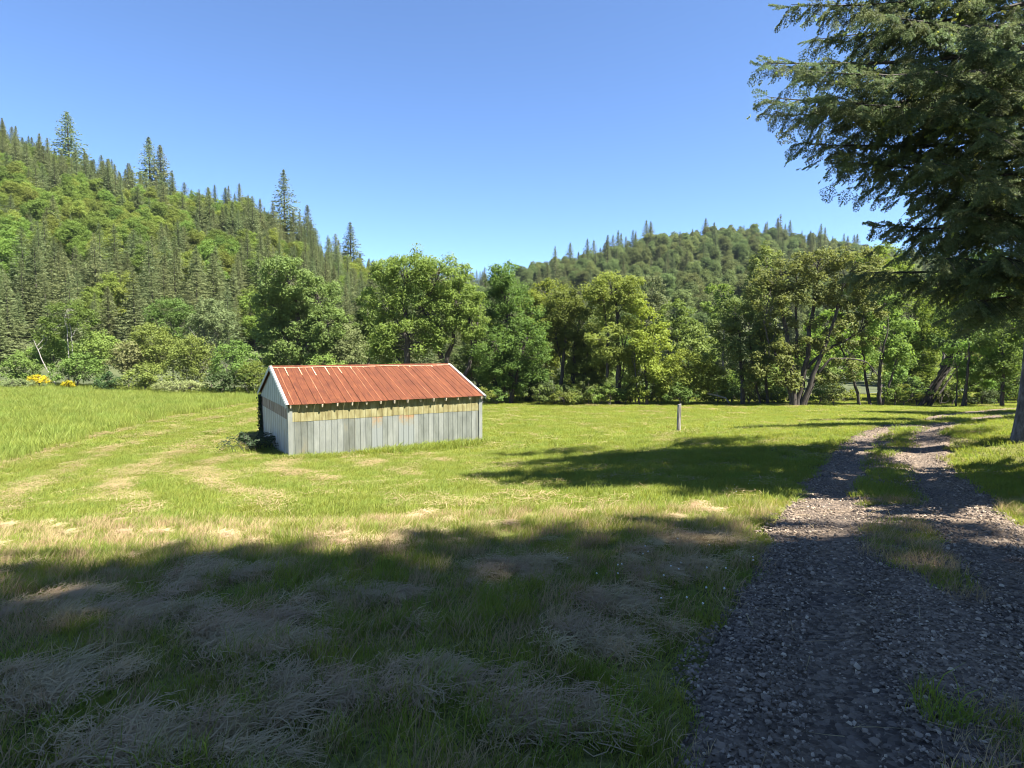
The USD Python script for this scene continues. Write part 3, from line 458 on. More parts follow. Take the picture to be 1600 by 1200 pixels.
# left edge of the meadow
pixel_tree('oak_tree', 'big dark green oak rounded behind the barn gable', 62, 466, [([(468, 612), (466, 550), (462, 470)], .32), ([(466, 560), (490, 520), (505, 480)], .18), ([(466, 555), (440, 520), (430, 490)], .18)],
           [(455, 440, 46, 34), (430, 480, 34, 34), (492, 465, 40, 36), (462, 505, 46, 30), (515, 510, 32, 36), (420, 525, 28, 28), (480, 545, 46, 22), (440, 555, 34, 22)], OAK, BARK, trunk_r=.3, leaf=.26)
for px, py, rx, ry, D, m, nm, lab in [
        (60, 593, 19, 7, 60, BROOM, 'broom_bush', 'larger of the two yellow flowering broom bushes at the meadow edge'), (106, 600, 9, 5, 59.5, BROOM, 'broom_bush', 'smaller yellow flowering broom bush at the meadow edge'),
        (25, 575, 36, 26, 62, BUSH, 'leafy_shrub', 'green shrub above the left yellow broom'), (120, 575, 46, 24, 62, BUSH, 'leafy_shrub', 'green shrub behind the smaller yellow broom'), (80, 550, 34, 26, 65, HILLLEAF, 'leafy_shrub', 'fresh green shrub below the pale birch'),
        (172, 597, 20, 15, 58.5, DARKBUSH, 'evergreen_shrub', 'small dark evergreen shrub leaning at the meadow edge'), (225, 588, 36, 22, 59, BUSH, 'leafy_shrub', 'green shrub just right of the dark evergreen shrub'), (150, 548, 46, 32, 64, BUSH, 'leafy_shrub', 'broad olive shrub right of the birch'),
        (240, 545, 46, 40, 64, BUSH, 'leafy_shrub', 'tall leafy shrub left of the bare-twigged one'), (300, 560, 44, 38, 61, BUSH, 'leafy_shrub', 'leafy shrub between the meadow and the bare-twigged shrub'), (330, 505, 42, 38, 66, PALEBUSH, 'bare_twig_shrub', 'pale tall shrub with bare grey twigs sticking out'),
        (270, 500, 36, 36, 68, BUSH, 'leafy_shrub', 'rounded shrub under the firs left of the bare-twigged shrub'), (365, 565, 38, 36, 60, BUSH, 'leafy_shrub', 'bright leafy shrub left of the barn gable'), (395, 590, 24, 26, 58, HILLLEAF, 'leafy_shrub', 'fresh green shrub touching the view of the barn gable'),
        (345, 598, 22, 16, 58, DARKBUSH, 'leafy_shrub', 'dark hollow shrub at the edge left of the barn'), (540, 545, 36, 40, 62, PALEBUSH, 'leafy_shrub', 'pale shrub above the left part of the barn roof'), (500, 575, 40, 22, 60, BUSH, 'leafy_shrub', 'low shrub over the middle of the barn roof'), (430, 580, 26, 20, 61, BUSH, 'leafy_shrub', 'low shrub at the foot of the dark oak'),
        (285, 603, 46, 9, 57.5, PALEBUSH, 'thicket', 'brownish low thicket along the meadow edge'), (30, 600, 34, 8, 59, PALEBUSH, 'thicket', 'brownish low thicket under the left yellow broom'), (200, 560, 30, 26, 62, PALEBUSH, 'leafy_shrub', 'greyish shrub above the dark evergreen shrub')]:
    small = ry < 12
    t = pixel_tree(nm, lab, D, px, [], [(px, py, rx * .7, ry), (px - rx * .5, py + ry * .25, rx * .55, ry * .75), (px + rx * .5, py + ry * .2, rx * .55, ry * .8), (px + rx * .1, py - ry * .35, rx * .5, ry * .6)], m, cat='shrub', trunk_r=.06, leaf=.13 if small else .21, crad=(.22, .4) if small else (.4, .8), density=2.6 if small else 1.15, per=40)
    if nm == 'bare_twig_shrub':
        rng = np.random.default_rng(77); b = at(px, 600, D); z0 = float(H(b[0], D)); tw = []
        for k in range(60):
            a = rng.uniform(0, 6.28); s = np.array([rng.normal() * .5, rng.normal() * .5, rng.uniform(2, 5.5)]); e = s + [math.cos(a) * rng.uniform(.6, 2.0), math.sin(a) * 1.2, rng.uniform(1.2, 3.4)]; tw.append(tube(bez(s, e, rng.normal(size=3) * .2, 5), np.linspace(.035, .008, 5), 3))
        obj('bare_twig', cat_meshes(tw), PALEBARK, t)
rb_ = at(110, 600, 63)
pixel_tree('birch_tree', 'young birch with thin pale trunks at the left meadow edge', 63, 110, [([(116, 600), (114, 550), (110, 490)], .07), ([(107, 600), (109, 540), (104, 495)], .06), ([(92, 600), (76, 560), (62, 530)], .06)], [(104, 488, 24, 22), (80, 510, 22, 20), (125, 505, 20, 20), (72, 530, 20, 16)], HILLLEAF, PALEBARK, density=.8, leaf=.2, trunk_r=.05)
# understorey along the foot of the maples
rng = np.random.default_rng(9)
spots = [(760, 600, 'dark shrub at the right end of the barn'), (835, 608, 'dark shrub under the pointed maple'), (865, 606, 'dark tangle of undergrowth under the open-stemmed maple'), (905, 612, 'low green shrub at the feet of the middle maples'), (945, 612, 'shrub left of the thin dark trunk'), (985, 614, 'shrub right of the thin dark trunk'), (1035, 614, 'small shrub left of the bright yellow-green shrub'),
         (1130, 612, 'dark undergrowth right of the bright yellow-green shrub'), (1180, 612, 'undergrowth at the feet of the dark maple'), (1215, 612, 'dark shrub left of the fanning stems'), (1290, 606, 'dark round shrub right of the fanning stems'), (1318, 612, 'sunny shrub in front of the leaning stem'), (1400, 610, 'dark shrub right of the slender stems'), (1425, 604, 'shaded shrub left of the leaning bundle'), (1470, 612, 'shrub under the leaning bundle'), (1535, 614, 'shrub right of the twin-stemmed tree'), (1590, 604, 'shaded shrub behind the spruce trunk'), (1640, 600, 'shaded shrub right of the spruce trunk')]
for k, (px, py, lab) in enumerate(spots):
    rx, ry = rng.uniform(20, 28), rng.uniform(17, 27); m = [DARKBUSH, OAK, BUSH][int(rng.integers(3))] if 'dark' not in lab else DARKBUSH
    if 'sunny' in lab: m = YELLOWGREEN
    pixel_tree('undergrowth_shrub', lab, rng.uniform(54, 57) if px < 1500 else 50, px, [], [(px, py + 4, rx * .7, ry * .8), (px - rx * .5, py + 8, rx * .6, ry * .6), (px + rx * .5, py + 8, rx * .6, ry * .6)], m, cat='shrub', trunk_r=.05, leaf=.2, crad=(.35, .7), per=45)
ORD = 'first second third fourth fifth sixth seventh eighth ninth tenth eleventh twelfth thirteenth fourteenth fifteenth sixteenth seventeenth eighteenth nineteenth twentieth twenty-first twenty-second twenty-third twenty-fourth twenty-fifth twenty-sixth'.split()
for k in range(26):
    px = [752, 775, 842, 868, 880, 902, 918, 938, 952, 976, 992, 1032, 1120, 1142, 1170, 1196, 1214, 1280, 1302, 1398, 1412, 1432, 1470, 1488, 1528, 1560][k]; ry = rng.uniform(11, 21); rx = rng.uniform(15, 24); py = 628 - ry
    pixel_tree('undergrowth_shrub', ORD[k] + ' low leafy shrub from the left along the foot of the tree line', rng.uniform(52.5, 54) if px < 1300 else 50.5, px, [], [(px, py, rx * .7, ry * .8), (px - rx * .5, py + ry * .4, rx * .6, ry * .6), (px + rx * .5, py + ry * .4, rx * .6, ry * .6)], [MAPLE, BUSH, OAK, MAPLE][k % 4], cat='shrub', trunk_r=.04, leaf=.18, crad=(.3, .6), per=40)
for k in range(46):
    px, py = rng.uniform(750, 1700), rng.uniform(585, 606); rx, ry = rng.uniform(22, 34), rng.uniform(20, 34); D = rng.uniform(55.5, 66)
    if 1318 < px < 1352: py = 618; ry = 12
    pixel_tree('undergrowth_shrub', 'leafy shrub in the shaded undergrowth behind the row of maples', D, px, [], [(px, py, rx * .7, ry * .8), (px - rx * .5, py + 8, rx * .6, ry * .6), (px + rx * .5, py + 8, rx * .6, ry * .6)], [OAK, MAPLE, BUSH][k % 3], cat='shrub', trunk_r=.05, leaf=.24, crad=(.4, .8), per=36, group='undergrowth behind the maples')
rng = np.random.default_rng(12)
p0, p1 = at(1090, 612, 53), at(1140, 624, 52.5); q = bez(p0, p1, np.array([0, 0, .15]), 9); q[-1, 2] = float(H(q[-1, 0], q[-1, 1])) + .1
log = thing('fallen_log', 'pale fallen log lying at the meadow edge behind the post', 'log', q[0]); obj('bole', tube(q - q[0], np.linspace(.12, .06, 9), 7), PALEBARK, log, smooth=60)
for k in range(4):
    s = q[2 + k]; obj('broken_branch', tube(bez(s, s + rng.normal(size=3) * .5 + [0, 0, .5], rng.normal(size=3) * .1, 4) - q[0], [.035, .03, .02, .01], 4), PALEBARK, log)

# ------------------------------------------------------------------ forest on the hills
rng = np.random.default_rng(21)
def scatter(p0, p1, y0, y1, gap, near):
    ys_ = rng.uniform(y0 ** 2, y1 ** 2, int((p1 - p0) / F * (y1 ** 2 - y0 ** 2) / 2 / gap ** 2 * 2.4)) ** .5; ps = rng.uniform(p0, p1, len(ys_)); xy = np.stack([(ps - 800) / F * ys_, ys_], 1)
    keep = []; cell = {}
    for i, (x, y) in enumerate(xy):
        c = (int(x // gap), int(y // gap))
        if all((x - xy[j][0]) ** 2 + (y - xy[j][1]) ** 2 > (gap * .8) ** 2 for a in (-1, 0, 1) for b in (-1, 0, 1) for j in cell.get((c[0] + a, c[1] + b), ())): cell.setdefault(c, []).append(i); keep.append(i)
    return xy[keep]
trees = []                                                  # (kind, x, y, scale, rot, group)
def px_of(x, y): return 800 + F * x / y
for x, y in scatter(-260, 760, 74, 250, 3.3, True):        # left hill
    p = px_of(x, y); D0 = np.interp(p, [0, 400, 700], [76, 82, 92])
    if y < D0 or y > np.interp(p, Lp, LD) + 18 or np.interp(p, Lp, Lc) > 545: continue
    n = meshkit.fbm(np.array([[x / 26, y / 26, .5]]), 3, 2)[0]; z = float(H(x, y)); t = (y - D0) / 120
    bl = n > (.44 if .12 < t < .86 else .52)
    if bl: trees.append((f'hill_broadleaf_{rng.choice(list("abcd"))}', x, y, z, rng.uniform(.5, .85), 'hill broadleaf'))
    else: trees.append((f'hill_conifer_{rng.choice(list("abcde"))}', x, y, z, (rng.uniform(.42, .78) if t > .85 else rng.uniform(.36, .78) * (1.0 if t > .7 else .85)), 'hill conifer'))
for x, y in scatter(640, 1900, 118, 420, 7.0, False):       # right hill
    p = px_of(x, y); z = float(H(x, y))
    if y > 410 or z < -3.2 and y > 140: continue
    n = meshkit.fbm(np.array([[x / 45, y / 45, 2.5]]), 3, 6)[0]; low = y < 250
    con = n > (.60 if not low else .47) or (p < 1000 and n > .46 and meshkit.noise(np.array([[x / 17, y / 17, 1.5]]), 4)[0] > .55)
    if con: trees.append((f'far_conifer_{rng.choice(list("abc"))}', x, y, z, rng.uniform(.4, .8) if low else rng.uniform(.45, 1.05), 'far conifer'))
    else: trees.append((f'far_broadleaf_{rng.choice(list("abc"))}', x, y, z, rng.uniform(.8, 1.15), 'far broadleaf'))
for x, y in scatter(420, 900, 430, 540, 9.0, False): trees.append((f'far_conifer_{rng.choice(list("abc"))}', x, y, float(H(x, y)), rng.uniform(.6, 1.1), 'ridge conifer'))
for x, y in scatter(700, 1700, 88, 118, 6.0, False):        # valley floor behind the maples
    if 1290 < px_of(x, y) < 1350: continue
    trees.append((f'hill_broadleaf_{rng.choice(list("abcd"))}' if rng.random() < .5 else f'far_conifer_{rng.choice(list("abc"))}', x, y, float(H(x, y)), rng.uniform(.5, .75), 'valley tree'))
special = [('hill_conifer_c', 443, 263, 196, 'tall lone conifer standing out on the left hill crest'), ('hill_conifer_d', 480, 318, 192, 'thin conifer tip on the left hill crest right of the lone tall one'), ('hill_conifer_b', 547, 345, 188, 'small pointed conifer at the right end of the left hill crest'), ('hill_conifer_e', 104, 172, 224, 'broad conifer crowning the left end of the hill crest'), ('hill_conifer_a', 232, 212, 216, 'pointed conifer on the left hill crest above the bright patch'), ('hill_conifer_d', 250, 224, 216, 'second smaller conifer point on the left hill crest'),
           ('far_conifer_a', 1010, 343, 392, 'twin-topped conifer on the left shoulder of the far hill'), ('far_conifer_b', 1017, 345, 394, 'right-hand companion of the twin conifer on the far hill shoulder'), ('far_conifer_d', 1220, 333, 394, 'ragged thin conifer sticking up from the far hill top'), ('far_conifer_b', 891, 378, 385, 'narrow conifer on the far left flank of the far hill'), ('far_conifer_c', 918, 372, 380, 'dark conifer pair member on the far hill flank'), ('far_conifer_c', 958, 366, 378, 'largest dark conifer on the left flank of the far hill'), ('far_conifer_a', 928, 374, 384, 'slim conifer between the dark ones on the far hill flank'), ('far_conifer_b', 948, 374, 382, 'slim conifer leaning on the largest dark one'), ('far_conifer_c', 985, 380, 380, 'dark conifer right of the largest one on the far hill'), ('far_conifer_b', 1103, 340, 390, 'dark conifer in the middle of the far hill crest'), ('far_conifer_a', 1275, 366, 392, 'conifer on the right slope of the far hill crest'), ('far_conifer_c', 1335, 366, 392, 'conifer on the far right of the hill crest')]
w, l = conifer(np.random.default_rng(55), h=20, rmax=2.4, leaf=.9, shape=.55, whorl=.9, ragged=.6, per=6); kind('far_conifer_d', [('trunk', w, DARKBARK), ('crown', l, FIRBLUE)])
for kn, px, py, D, lab in special:
    top = at(px, py, D); z = float(H(top[0], D)); s = max(.5, (top[2] - z) / 20); s2 = min(s, 1.5)
    copy_of(kn, 'crest_conifer', lab, 'tree', (top[0], D, top[2] - 20 * s2), rng.uniform(0, 360), s2, wx=1.0 if kn == 'far_conifer_d' else 1.45)
LAB = {'hill conifer': ('hillside_conifer', 'olive-green conifer among the firs covering the left hillside', 'conifers of the left hillside forest'), 'hill broadleaf': ('hillside_broadleaf_tree', 'bright green broadleaf tree among the firs on the left hillside', 'broadleaf trees of the left hillside forest'),
       'far conifer': ('far_conifer', 'dark conifer in the forest on the far hill to the right', 'conifers of the far hill'), 'far broadleaf': ('far_broadleaf_tree', 'rounded green tree in the forest on the far hill to the right', 'broadleaf trees of the far hill'),
       'ridge conifer': ('ridge_conifer', 'tiny conifer on the distant ridge between the two hills', 'conifers on the distant ridge'), 'valley tree': ('valley_tree', 'tree on the valley floor behind the row of maples', 'trees on the valley floor behind the maples')}
horizon = np.full(2600, 640.0)                              # what nearer trees leave visible, per column
for c0, c1, top in ((560, 745, 430), (745, 850, 440), (850, 1050, 490), (1115, 1400, 440), (1400, 1700, 470)): horizon[c0 + 500:c1 + 500] = top
rest = []; vis = {k: [] for k in LAB}
for t in sorted(trees, key=lambda t: t[2]):
    kn, x, y, z, s, g = t; hgt = (20 if 'conifer' in kn else 13) * s; p = px_of(x, y); top = HORIZON - (z + hgt - EYE) / y * F; wpx = .13 * hgt / y * F
    a, b = int(np.clip(p - wpx, -490, 2000)) + 500, int(np.clip(p + wpx, -489, 2001)) + 501
    seen = max(0, horizon[a:b].mean() - top)
    if seen > 4 and 0 < p < 1600: vis[g].append((seen * wpx, t))
    else: rest.append(t)
    horizon[a:b] = np.minimum(horizon[a:b], top + .35 * hgt / y * F)
for g, ts in vis.items():
    ts.sort(key=lambda q: -q[0]); cap = {'hill conifer': 300, 'hill broadleaf': 300, 'far conifer': 200, 'far broadleaf': 250, 'ridge conifer': 60, 'valley tree': 60}[g]
    for _, (kn, x, y, z, s, _g) in ts[:cap]: copy_of(kn, LAB[g][0], LAB[g][1], 'tree', (x, y, z), rng.uniform(0, 360), s, LAB[g][2], sz=rng.uniform(.82, 1.1), wx=rng.uniform(1.0, 1.4) if 'conifer' in kn else 1.0)
    rest += [t for _, t in ts[cap:]]
names = sorted({t[0] for t in rest})
instancer('forest', [kinds[n] for n in names], [names.index(t[0]) for t in rest], [(t[1], t[2], t[3]) for t in rest], rng.uniform(0, 6.28, len(rest)), [t[4] for t in rest], label='far-off forest mass of firs and broadleaf trees on the hills', cat='forest')

# ------------------------------------------------------------------ the stand of firs right of and behind the camera that shades the foreground
w, l = conifer(np.random.default_rng(70), h=24, rmax=4.6, leaf=1.0, shape=.55, whorl=.55, bare=.08, per=11); kind('roadside_fir_kind', [('trunk', w, DARKBARK), ('crown', l, SPRUCE)])
rng = np.random.default_rng(71); k = 0
for xx, yy_, sc in ((15.0, -7.4, 1.5), (18.4, -10.6, 1.55), (18.4, -7.0, 1.5), (21.6, -6.6, 1.5), (22.4, -10.2, 1.58), (25.2, -8.4, 1.46), (26.4, -11.8, 1.55), (14.6, -11.4, 1.4), (20.4, -13.6, 1.5), (13.4, 7.4, .95)):
    copy_of('roadside_fir_kind', 'roadside_fir', 'tall fir of the stand beside the road, shading the foreground grass', 'tree', (xx, yy_, float(H(xx, yy_))), rng.uniform(0, 360), sc, 'firs of the roadside stand')
for x, y, s in ((24.5, 17.2, .95), (31, 25.5, .9), (38, 33, .9), (33, 20, .9)):
    copy_of('roadside_fir_kind', 'roadside_fir', 'tall fir of the stand beside the road, shading the foreground grass', 'tree', (x, y, float(H(x, y))), rng.uniform(0, 360), s, 'firs of the roadside stand')

# ------------------------------------------------------------------ near spruce on the right
rng = np.random.default_rng(81); SD = 14.5; sx = at(1616, 600, SD)[0]; sb = np.array([sx, SD, float(H(sx, SD))])
spruce = thing('spruce_tree', 'large dark spruce with drooping branches at the right edge beside the road', 'tree', sb)
SH = 22.
tz = np.linspace(-.3, SH, 40); tr = .27 * (1 - tz / SH) ** .8 + .02; tr[0:3] += [.10, .05, .02]
v, f = tube(np.stack([.06 * np.sin(tz * .4), .05 * np.cos(tz * .5), tz], 1), tr, 16); v[:, :2] *= 1 + (meshkit.fbm(v * [6, 6, 2.5], 3, 4)[:, None] - .5) * .16
obj('trunk', (v, f), SPRUCEBARK, spruce, smooth=70)
def sprig(rng, n=9, length=.42):
    C, T, N, S = [], [], [], []
    def brush(a, b, m, ln):
        s = rng.uniform(0, 1, m)[:, None]; d = unit(b - a); r = unit(np.cross(rng.normal(size=(m, 3)), d)); t = unit(r + d * .9)
        C.append(a + (b - a) * s + t * ln * .42); T.append(t); N.append(np.cross(t, rng.normal(size=(m, 3)))); S.append(ln * rng.uniform(.7, 1.2, m))
    A, B = np.zeros(3), np.array([length, 0, -.04]); brush(A, B, 44, .042)
    for i in range(n):
        s = .1 + .85 * i / n; o = A + (B - A) * s; l = length * .5 * (1.05 - s) + .05
        for sd in (-1, 1): brush(o, o + np.array([l * .68, sd * l * .72, -l * rng.uniform(.1, .45)]), int(10 + 105 * l), .040)
    C, T, N, S = map(np.concatenate, (C, T, N, S)); lv = leaves(C, N, S, rng, aspect=.42, fold=.03, t=T)
    return lv
sprigs = [[('sprig', sprig(np.random.default_rng(90 + i), n=[6, 5, 7][i], length=[.42, .36, .5][i]), SPRUCE)] for i in range(3)]
def tipbrush(rng):
    a = np.array([[0, 0, 0.]]); m = 30; s = rng.uniform(0, .09, m); t = unit(np.stack([np.full(m, .8), rng.normal(size=m) * .8, rng.normal(size=m) * .8], 1)); return leaves(np.stack([s, 0 * s, 0 * s], 1) + t * .012, np.cross(t, rng.normal(size=(m, 3))), .034 * rng.uniform(.8, 1.2, m), rng, aspect=.4, fold=.02, t=t)
tips = [[('new_tip', tipbrush(np.random.default_rng(95)), NEWGROWTH)]]
SPp, SPd, NTp, NTd = [], [], [], []
def quat_from(d, rng):
    """rotations that turn +x to d and keep the sprig's flat side roughly up"""
    d = unit(d); up = np.array([0, 0, 1.0]) + rng.normal(size=d.shape) * .25; y = unit(np.cross(up, d)); z = np.cross(d, y); m = np.stack([d, y, z], -1)
    from scipy.spatial.transform import Rotation
    return Rotation.from_matrix(m).as_quat()
def spruce_branch(a, tip, sag, new, dens=1.0):
    Lb = np.linalg.norm(tip - a); n = max(8, int(Lb * 4)); q = bez(a, tip, np.array([0, 0, sag]), n); q += (meshkit.fbm(q * 1.3, 2, 7)[:, None] - .5) * .16
    wood = [tube(q, np.linspace(.018 + .0085 * Lb, .006, n), 6)]
    d = unit(np.gradient(q, axis=0)); m = int(Lb * 3.7 * dens)
    for s in np.linspace(.12, 1.0, m):
        i = s * (n - 1); k = min(int(i), n - 2); o = q[k] + (q[k + 1] - q[k]) * (i - k); dd = d[k]; side = unit(np.cross(dd, [0, 0, 1.0]))
        for q_ in range(1): SPp.append(o + rng.normal(size=3) * .03); SPd.append(dd + rng.normal(size=3) * .3 + [0, 0, .05])
        for sd in (-1, 1):
            ll = (.95 * min(1, (1.08 - s) * 1.6) * min(1, .4 + s * 2.2) + .16) * rng.uniform(.55, 1.25); e = o + side * sd * ll * .72 + dd * ll * .62 + [0, 0, -ll * rng.uniform(.3, .85)]
            seg = bez(o, e, np.array([0, 0, .08 * ll]), 4)
            if ll > .3: wood.append(tube(seg, [.008, .006, .005, .003], 3))
            c = max(1, int(ll / .26)); td = e - o
            for r in np.linspace(.15, .95, c):
                pos = o + td * r + rng.normal(size=3) * .02; sdv = unit(td) * .8 + rng.normal(size=3) * .28 + side * sd * .1 + [0, 0, -.38]
                SPp.append(pos); SPd.append(sdv)
                if c > 1 and r < .9: SPp.append(pos); SPd.append(unit(np.cross(td, [0, 0, 1.0])) * rng.choice([-1, 1]) * .7 + unit(td) * .6 + [0, 0, -.25])
                if rng.random() < new * 6 * max(0, meshkit.noise(np.array([[o[0] * 1.1, o[1] * 1.1, o[2] * 1.4]]), 8)[0] - .42) * 4:
                    u = unit(np.asarray(sdv)); NTp.append(pos + u * .42); NTd.append(u + [0, 0, .1])
    obj('branch', cat_meshes(wood), DARKBARK, spruce)
def tip_at(px, py, D): return at(px, py, D) - sb
hero = [(1196, 98, 14.2, .5), (1200, 150, 13.6, .25), (1215, 180, 14.9, .2), (1245, 222, 14.2, .12), (1312, 252, 14.0, .05), (1235, 8, 14.6, .2), (1275, 60, 15.2, .3), (1262, 110, 13.0, .55), (1290, 150, 12.8, .4), (1360, 20, 13.2, .3), (1300, -40, 14.2, .2), (1425, 300, 13.6, .1), (1366, 350, 14.2, .05), (1335, 425, 15.2, .0), (1460, 250, 12.4, .3), (1490, 330, 12.2, .35), (1470, 400, 12.6, .2), (1520, 470, 12.8, .05), (1480, 150, 12.0, .3), (1430, 100, 12.2, .3), (1520, 60, 11.8, .3), (1540, 200, 11.8, .25), (1540, 280, 11.6, .3), (1560, 400, 12, .2)]
for px, py, D, new in hero:
    t = tip_at(px, py, D); ln = math.hypot(t[0], t[1]); z0 = t[2] + ln * rng.uniform(.02, .16); th = tz[0]
    spruce_branch(np.array([0, 0, z0]) + unit(t * [1, 1, 0]) * .15, t, -ln * rng.uniform(.04, .09), new)
for z in np.arange(3.0, SH - .5, .55):
    a = rng.uniform(0, 6.28); f_ = (z - 3) / (SH - 3); ln = 4.3 * (1 - f_) ** .7 * rng.uniform(.75, 1.15) + .3
    if z < 3.6: ln *= .6
    if 3.6 < z < 7 and rng.random() < .6: continue
    if math.cos(a) < -.55 and z < 13: continue
    e = np.array([math.cos(a) * ln, math.sin(a) * ln, z - ln * rng.uniform(.05, .22)])
    if 800 + F * (e[0] + sb[0]) / (e[1] + sb[1]) < 1470 and z < 14: continue
    spruce_branch(np.array([0, 0, z]), e, -ln * .07, .05, dens=.8 if z < 13 else .5)
SPp, SPd = np.array(SPp), np.array(SPd); NTp, NTd = np.array(NTp), np.array(NTd)
instancer('needles', sprigs, rng.integers(0, 3, len(SPp)), SPp, quat=quat_from(SPd, rng), scale=rng.uniform(.75, 1.2, len(SPp)), parent=spruce)
instancer('new_growth', tips, np.zeros(len(NTp), int), NTp, quat=quat_from(NTd, rng), scale=rng.uniform(.8, 1.4, len(NTp)), parent=spruce)
print('sprigs', len(SPp), 'hill trees', len(trees), 'rest', len(rest), {g: len(v) for g, v in vis.items()})

# ------------------------------------------------------------------ ivy and brambles on the barn's left gable
def barn_to_world(u, v, z):
    c, s = math.cos(BROT), math.sin(BROT); return np.stack([BX + u * c - v * s, BY + u * s + v * c, BZ + z], -1)
rng = np.random.default_rng(33); m = 900; zz = rng.uniform(-.4, 2.15, m) ** 1.0; wd = np.interp(zz, [-.4, .4, 1.2, 2.15], [.9, .6, .42, .3])
vv = W - .05 - np.abs(rng.normal(size=m)) * wd * .45 + .12; uu_ = -.05 - np.abs(rng.normal(size=m)) * .07
base = barn_to_world(-.1, W - .3, 0); pts = barn_to_world(uu_, vv, zz); gn = np.array([-math.cos(BROT), -math.sin(BROT), .35])
m = 900
ivy = thing('ivy', 'dark ivy climbing the back corner of the barn gable', 'ivy', base); obj('foliage', leaves(pts - base, gn + rng.normal(size=(m, 3)) * .5, rng.uniform(.08, .15, m), rng, aspect=.9), IVY, ivy)
obj('stem', cat_meshes([tube(barn_to_world(np.full(6, -.05), W - .25 + rng.normal(size=6) * .1, np.linspace(-.4, 2.0, 6)) - base, np.linspace(.03, .01, 6), 5) for _ in range(4)]), DARKBARK, ivy)
base = barn_to_world(-.7, W * .45, -.1); base[2] = float(H(base[0], base[1])); st, C, N, T, S = [], [], [], [], []
for k in range(46):
    o = np.array([rng.normal() * .45, rng.normal() * .9, 0]); a = rng.uniform(0, 6.28); ln = rng.uniform(.5, 1.3); e = o + [math.cos(a) * ln * .7, math.sin(a) * ln * .7, rng.uniform(.05, .6)]; q = bez(o, e, np.array([0, 0, ln * .75]), 9); st.append(tube(q, np.linspace(.012, .004, 9), 3))
    for i in range(2, 9):
        for sd in (-1, 1):
            d = unit(q[i] - q[i - 1]); s = unit(np.cross(d, [0, 0, 1.0])) * sd; C.append(q[i] + s * .07); T.append(s + d * .4); N.append([rng.normal() * .3, rng.normal() * .3, 1]); S.append(rng.uniform(.1, .2))
br = thing('bramble', 'dark arching bramble at the foot of the barn gable', 'bramble', base); obj('stem', cat_meshes(st), DARKBARK, br); obj('foliage', leaves(np.array(C), np.array(N), np.array(S), rng, aspect=.5, t=np.array(T)), IVY, br)

# ------------------------------------------------------------------ grass, hay, gravel
def tuft(rng, n, rad, hgt, wid, lean, flat=0.0):
    a = rng.uniform(0, 6.28, n); r = rad * np.sqrt(rng.uniform(0, 1, n)); o = np.stack([r * np.cos(a), r * np.sin(a), np.zeros(n) - .01], 1); h = hgt * rng.uniform(.45, 1.15, n); b = rng.uniform(0, 6.28, n); d = np.stack([np.cos(b), np.sin(b), 0 * b], 1)
    if flat: o[:, 2] = rng.uniform(.005, flat, n)
    ln = lean * h * rng.uniform(.2, 1.3, n); w = (wid * rng.uniform(.7, 1.3, n))[:, None] * np.stack([-np.sin(b + .8), np.cos(b + .8), 0 * b], 1)
    rise = h if not flat else rng.uniform(-.015, .02, n)
    m1 = o + d * (ln * .35)[:, None]; m1[:, 2] += rise * .6; tp = o + d * ln[:, None]; tp[:, 2] += rise
    v = np.stack([o - w * .5, o + w * .5, m1 + w * .42, m1 - w * .42, tp], 1).reshape(-1, 3); k = np.arange(n)[:, None] * 5
    return v, np.vstack([k + [0, 1, 2], k + [0, 2, 3], k + [3, 2, 4]])
R = np.random.default_rng
T1 = [tuft(R(200 + i), 56, .13, [.06, .09, .075][i], .0045, .95) for i in range(3)]
T1L = [tuft(R(210 + i), 40, .10, [.14, .18][i], .005, .85) for i in range(2)]
T2 = [tuft(R(220 + i), 80, .26, [.09, .12][i], .009, 1.0) for i in range(2)]
T3 = [tuft(R(230 + i), 90, .55, [.10, .13][i], .018, 1.1) for i in range(2)]
TT = [tuft(R(240 + i), 90, .5, [.36, .46][i], .020, .55) for i in range(2)]
STRAW = leaf_mat('straw', (.32, .25, .145), (.48, .39, .24), (.62, .53, .36), trans=.3, tint=.15, rough=.7)
HAY1 = [tuft(R(250 + i), 44, .22, .26, .0062, 1.25, flat=.05) for i in range(3)]
HAY2 = [tuft(R(260 + i), 36, .34, .30, .013, 1.2, flat=.07) for i in range(2)]
HAY3 = [tuft(R(270 + i), 36, .55, .45, .03, 1.1, flat=.09) for i in range(2)]
TD1 = [tuft(R(280 + i), 40, .13, [.10, .15][i], .004, .9) for i in range(2)]
grass_protos = [[('tuft', m, GRASS)] for m in T1 + T1L + T2 + T3] + [[('tuft', m, DRYGRASS)] for m in TD1]
hay_protos = [[('straw', m, STRAW)] for m in HAY1] + [[('straw', m, DRYGRASS)] for m in HAY2 + HAY3]
tall_protos = [[('tuft', m, TALLGRASS)] for m in TT]
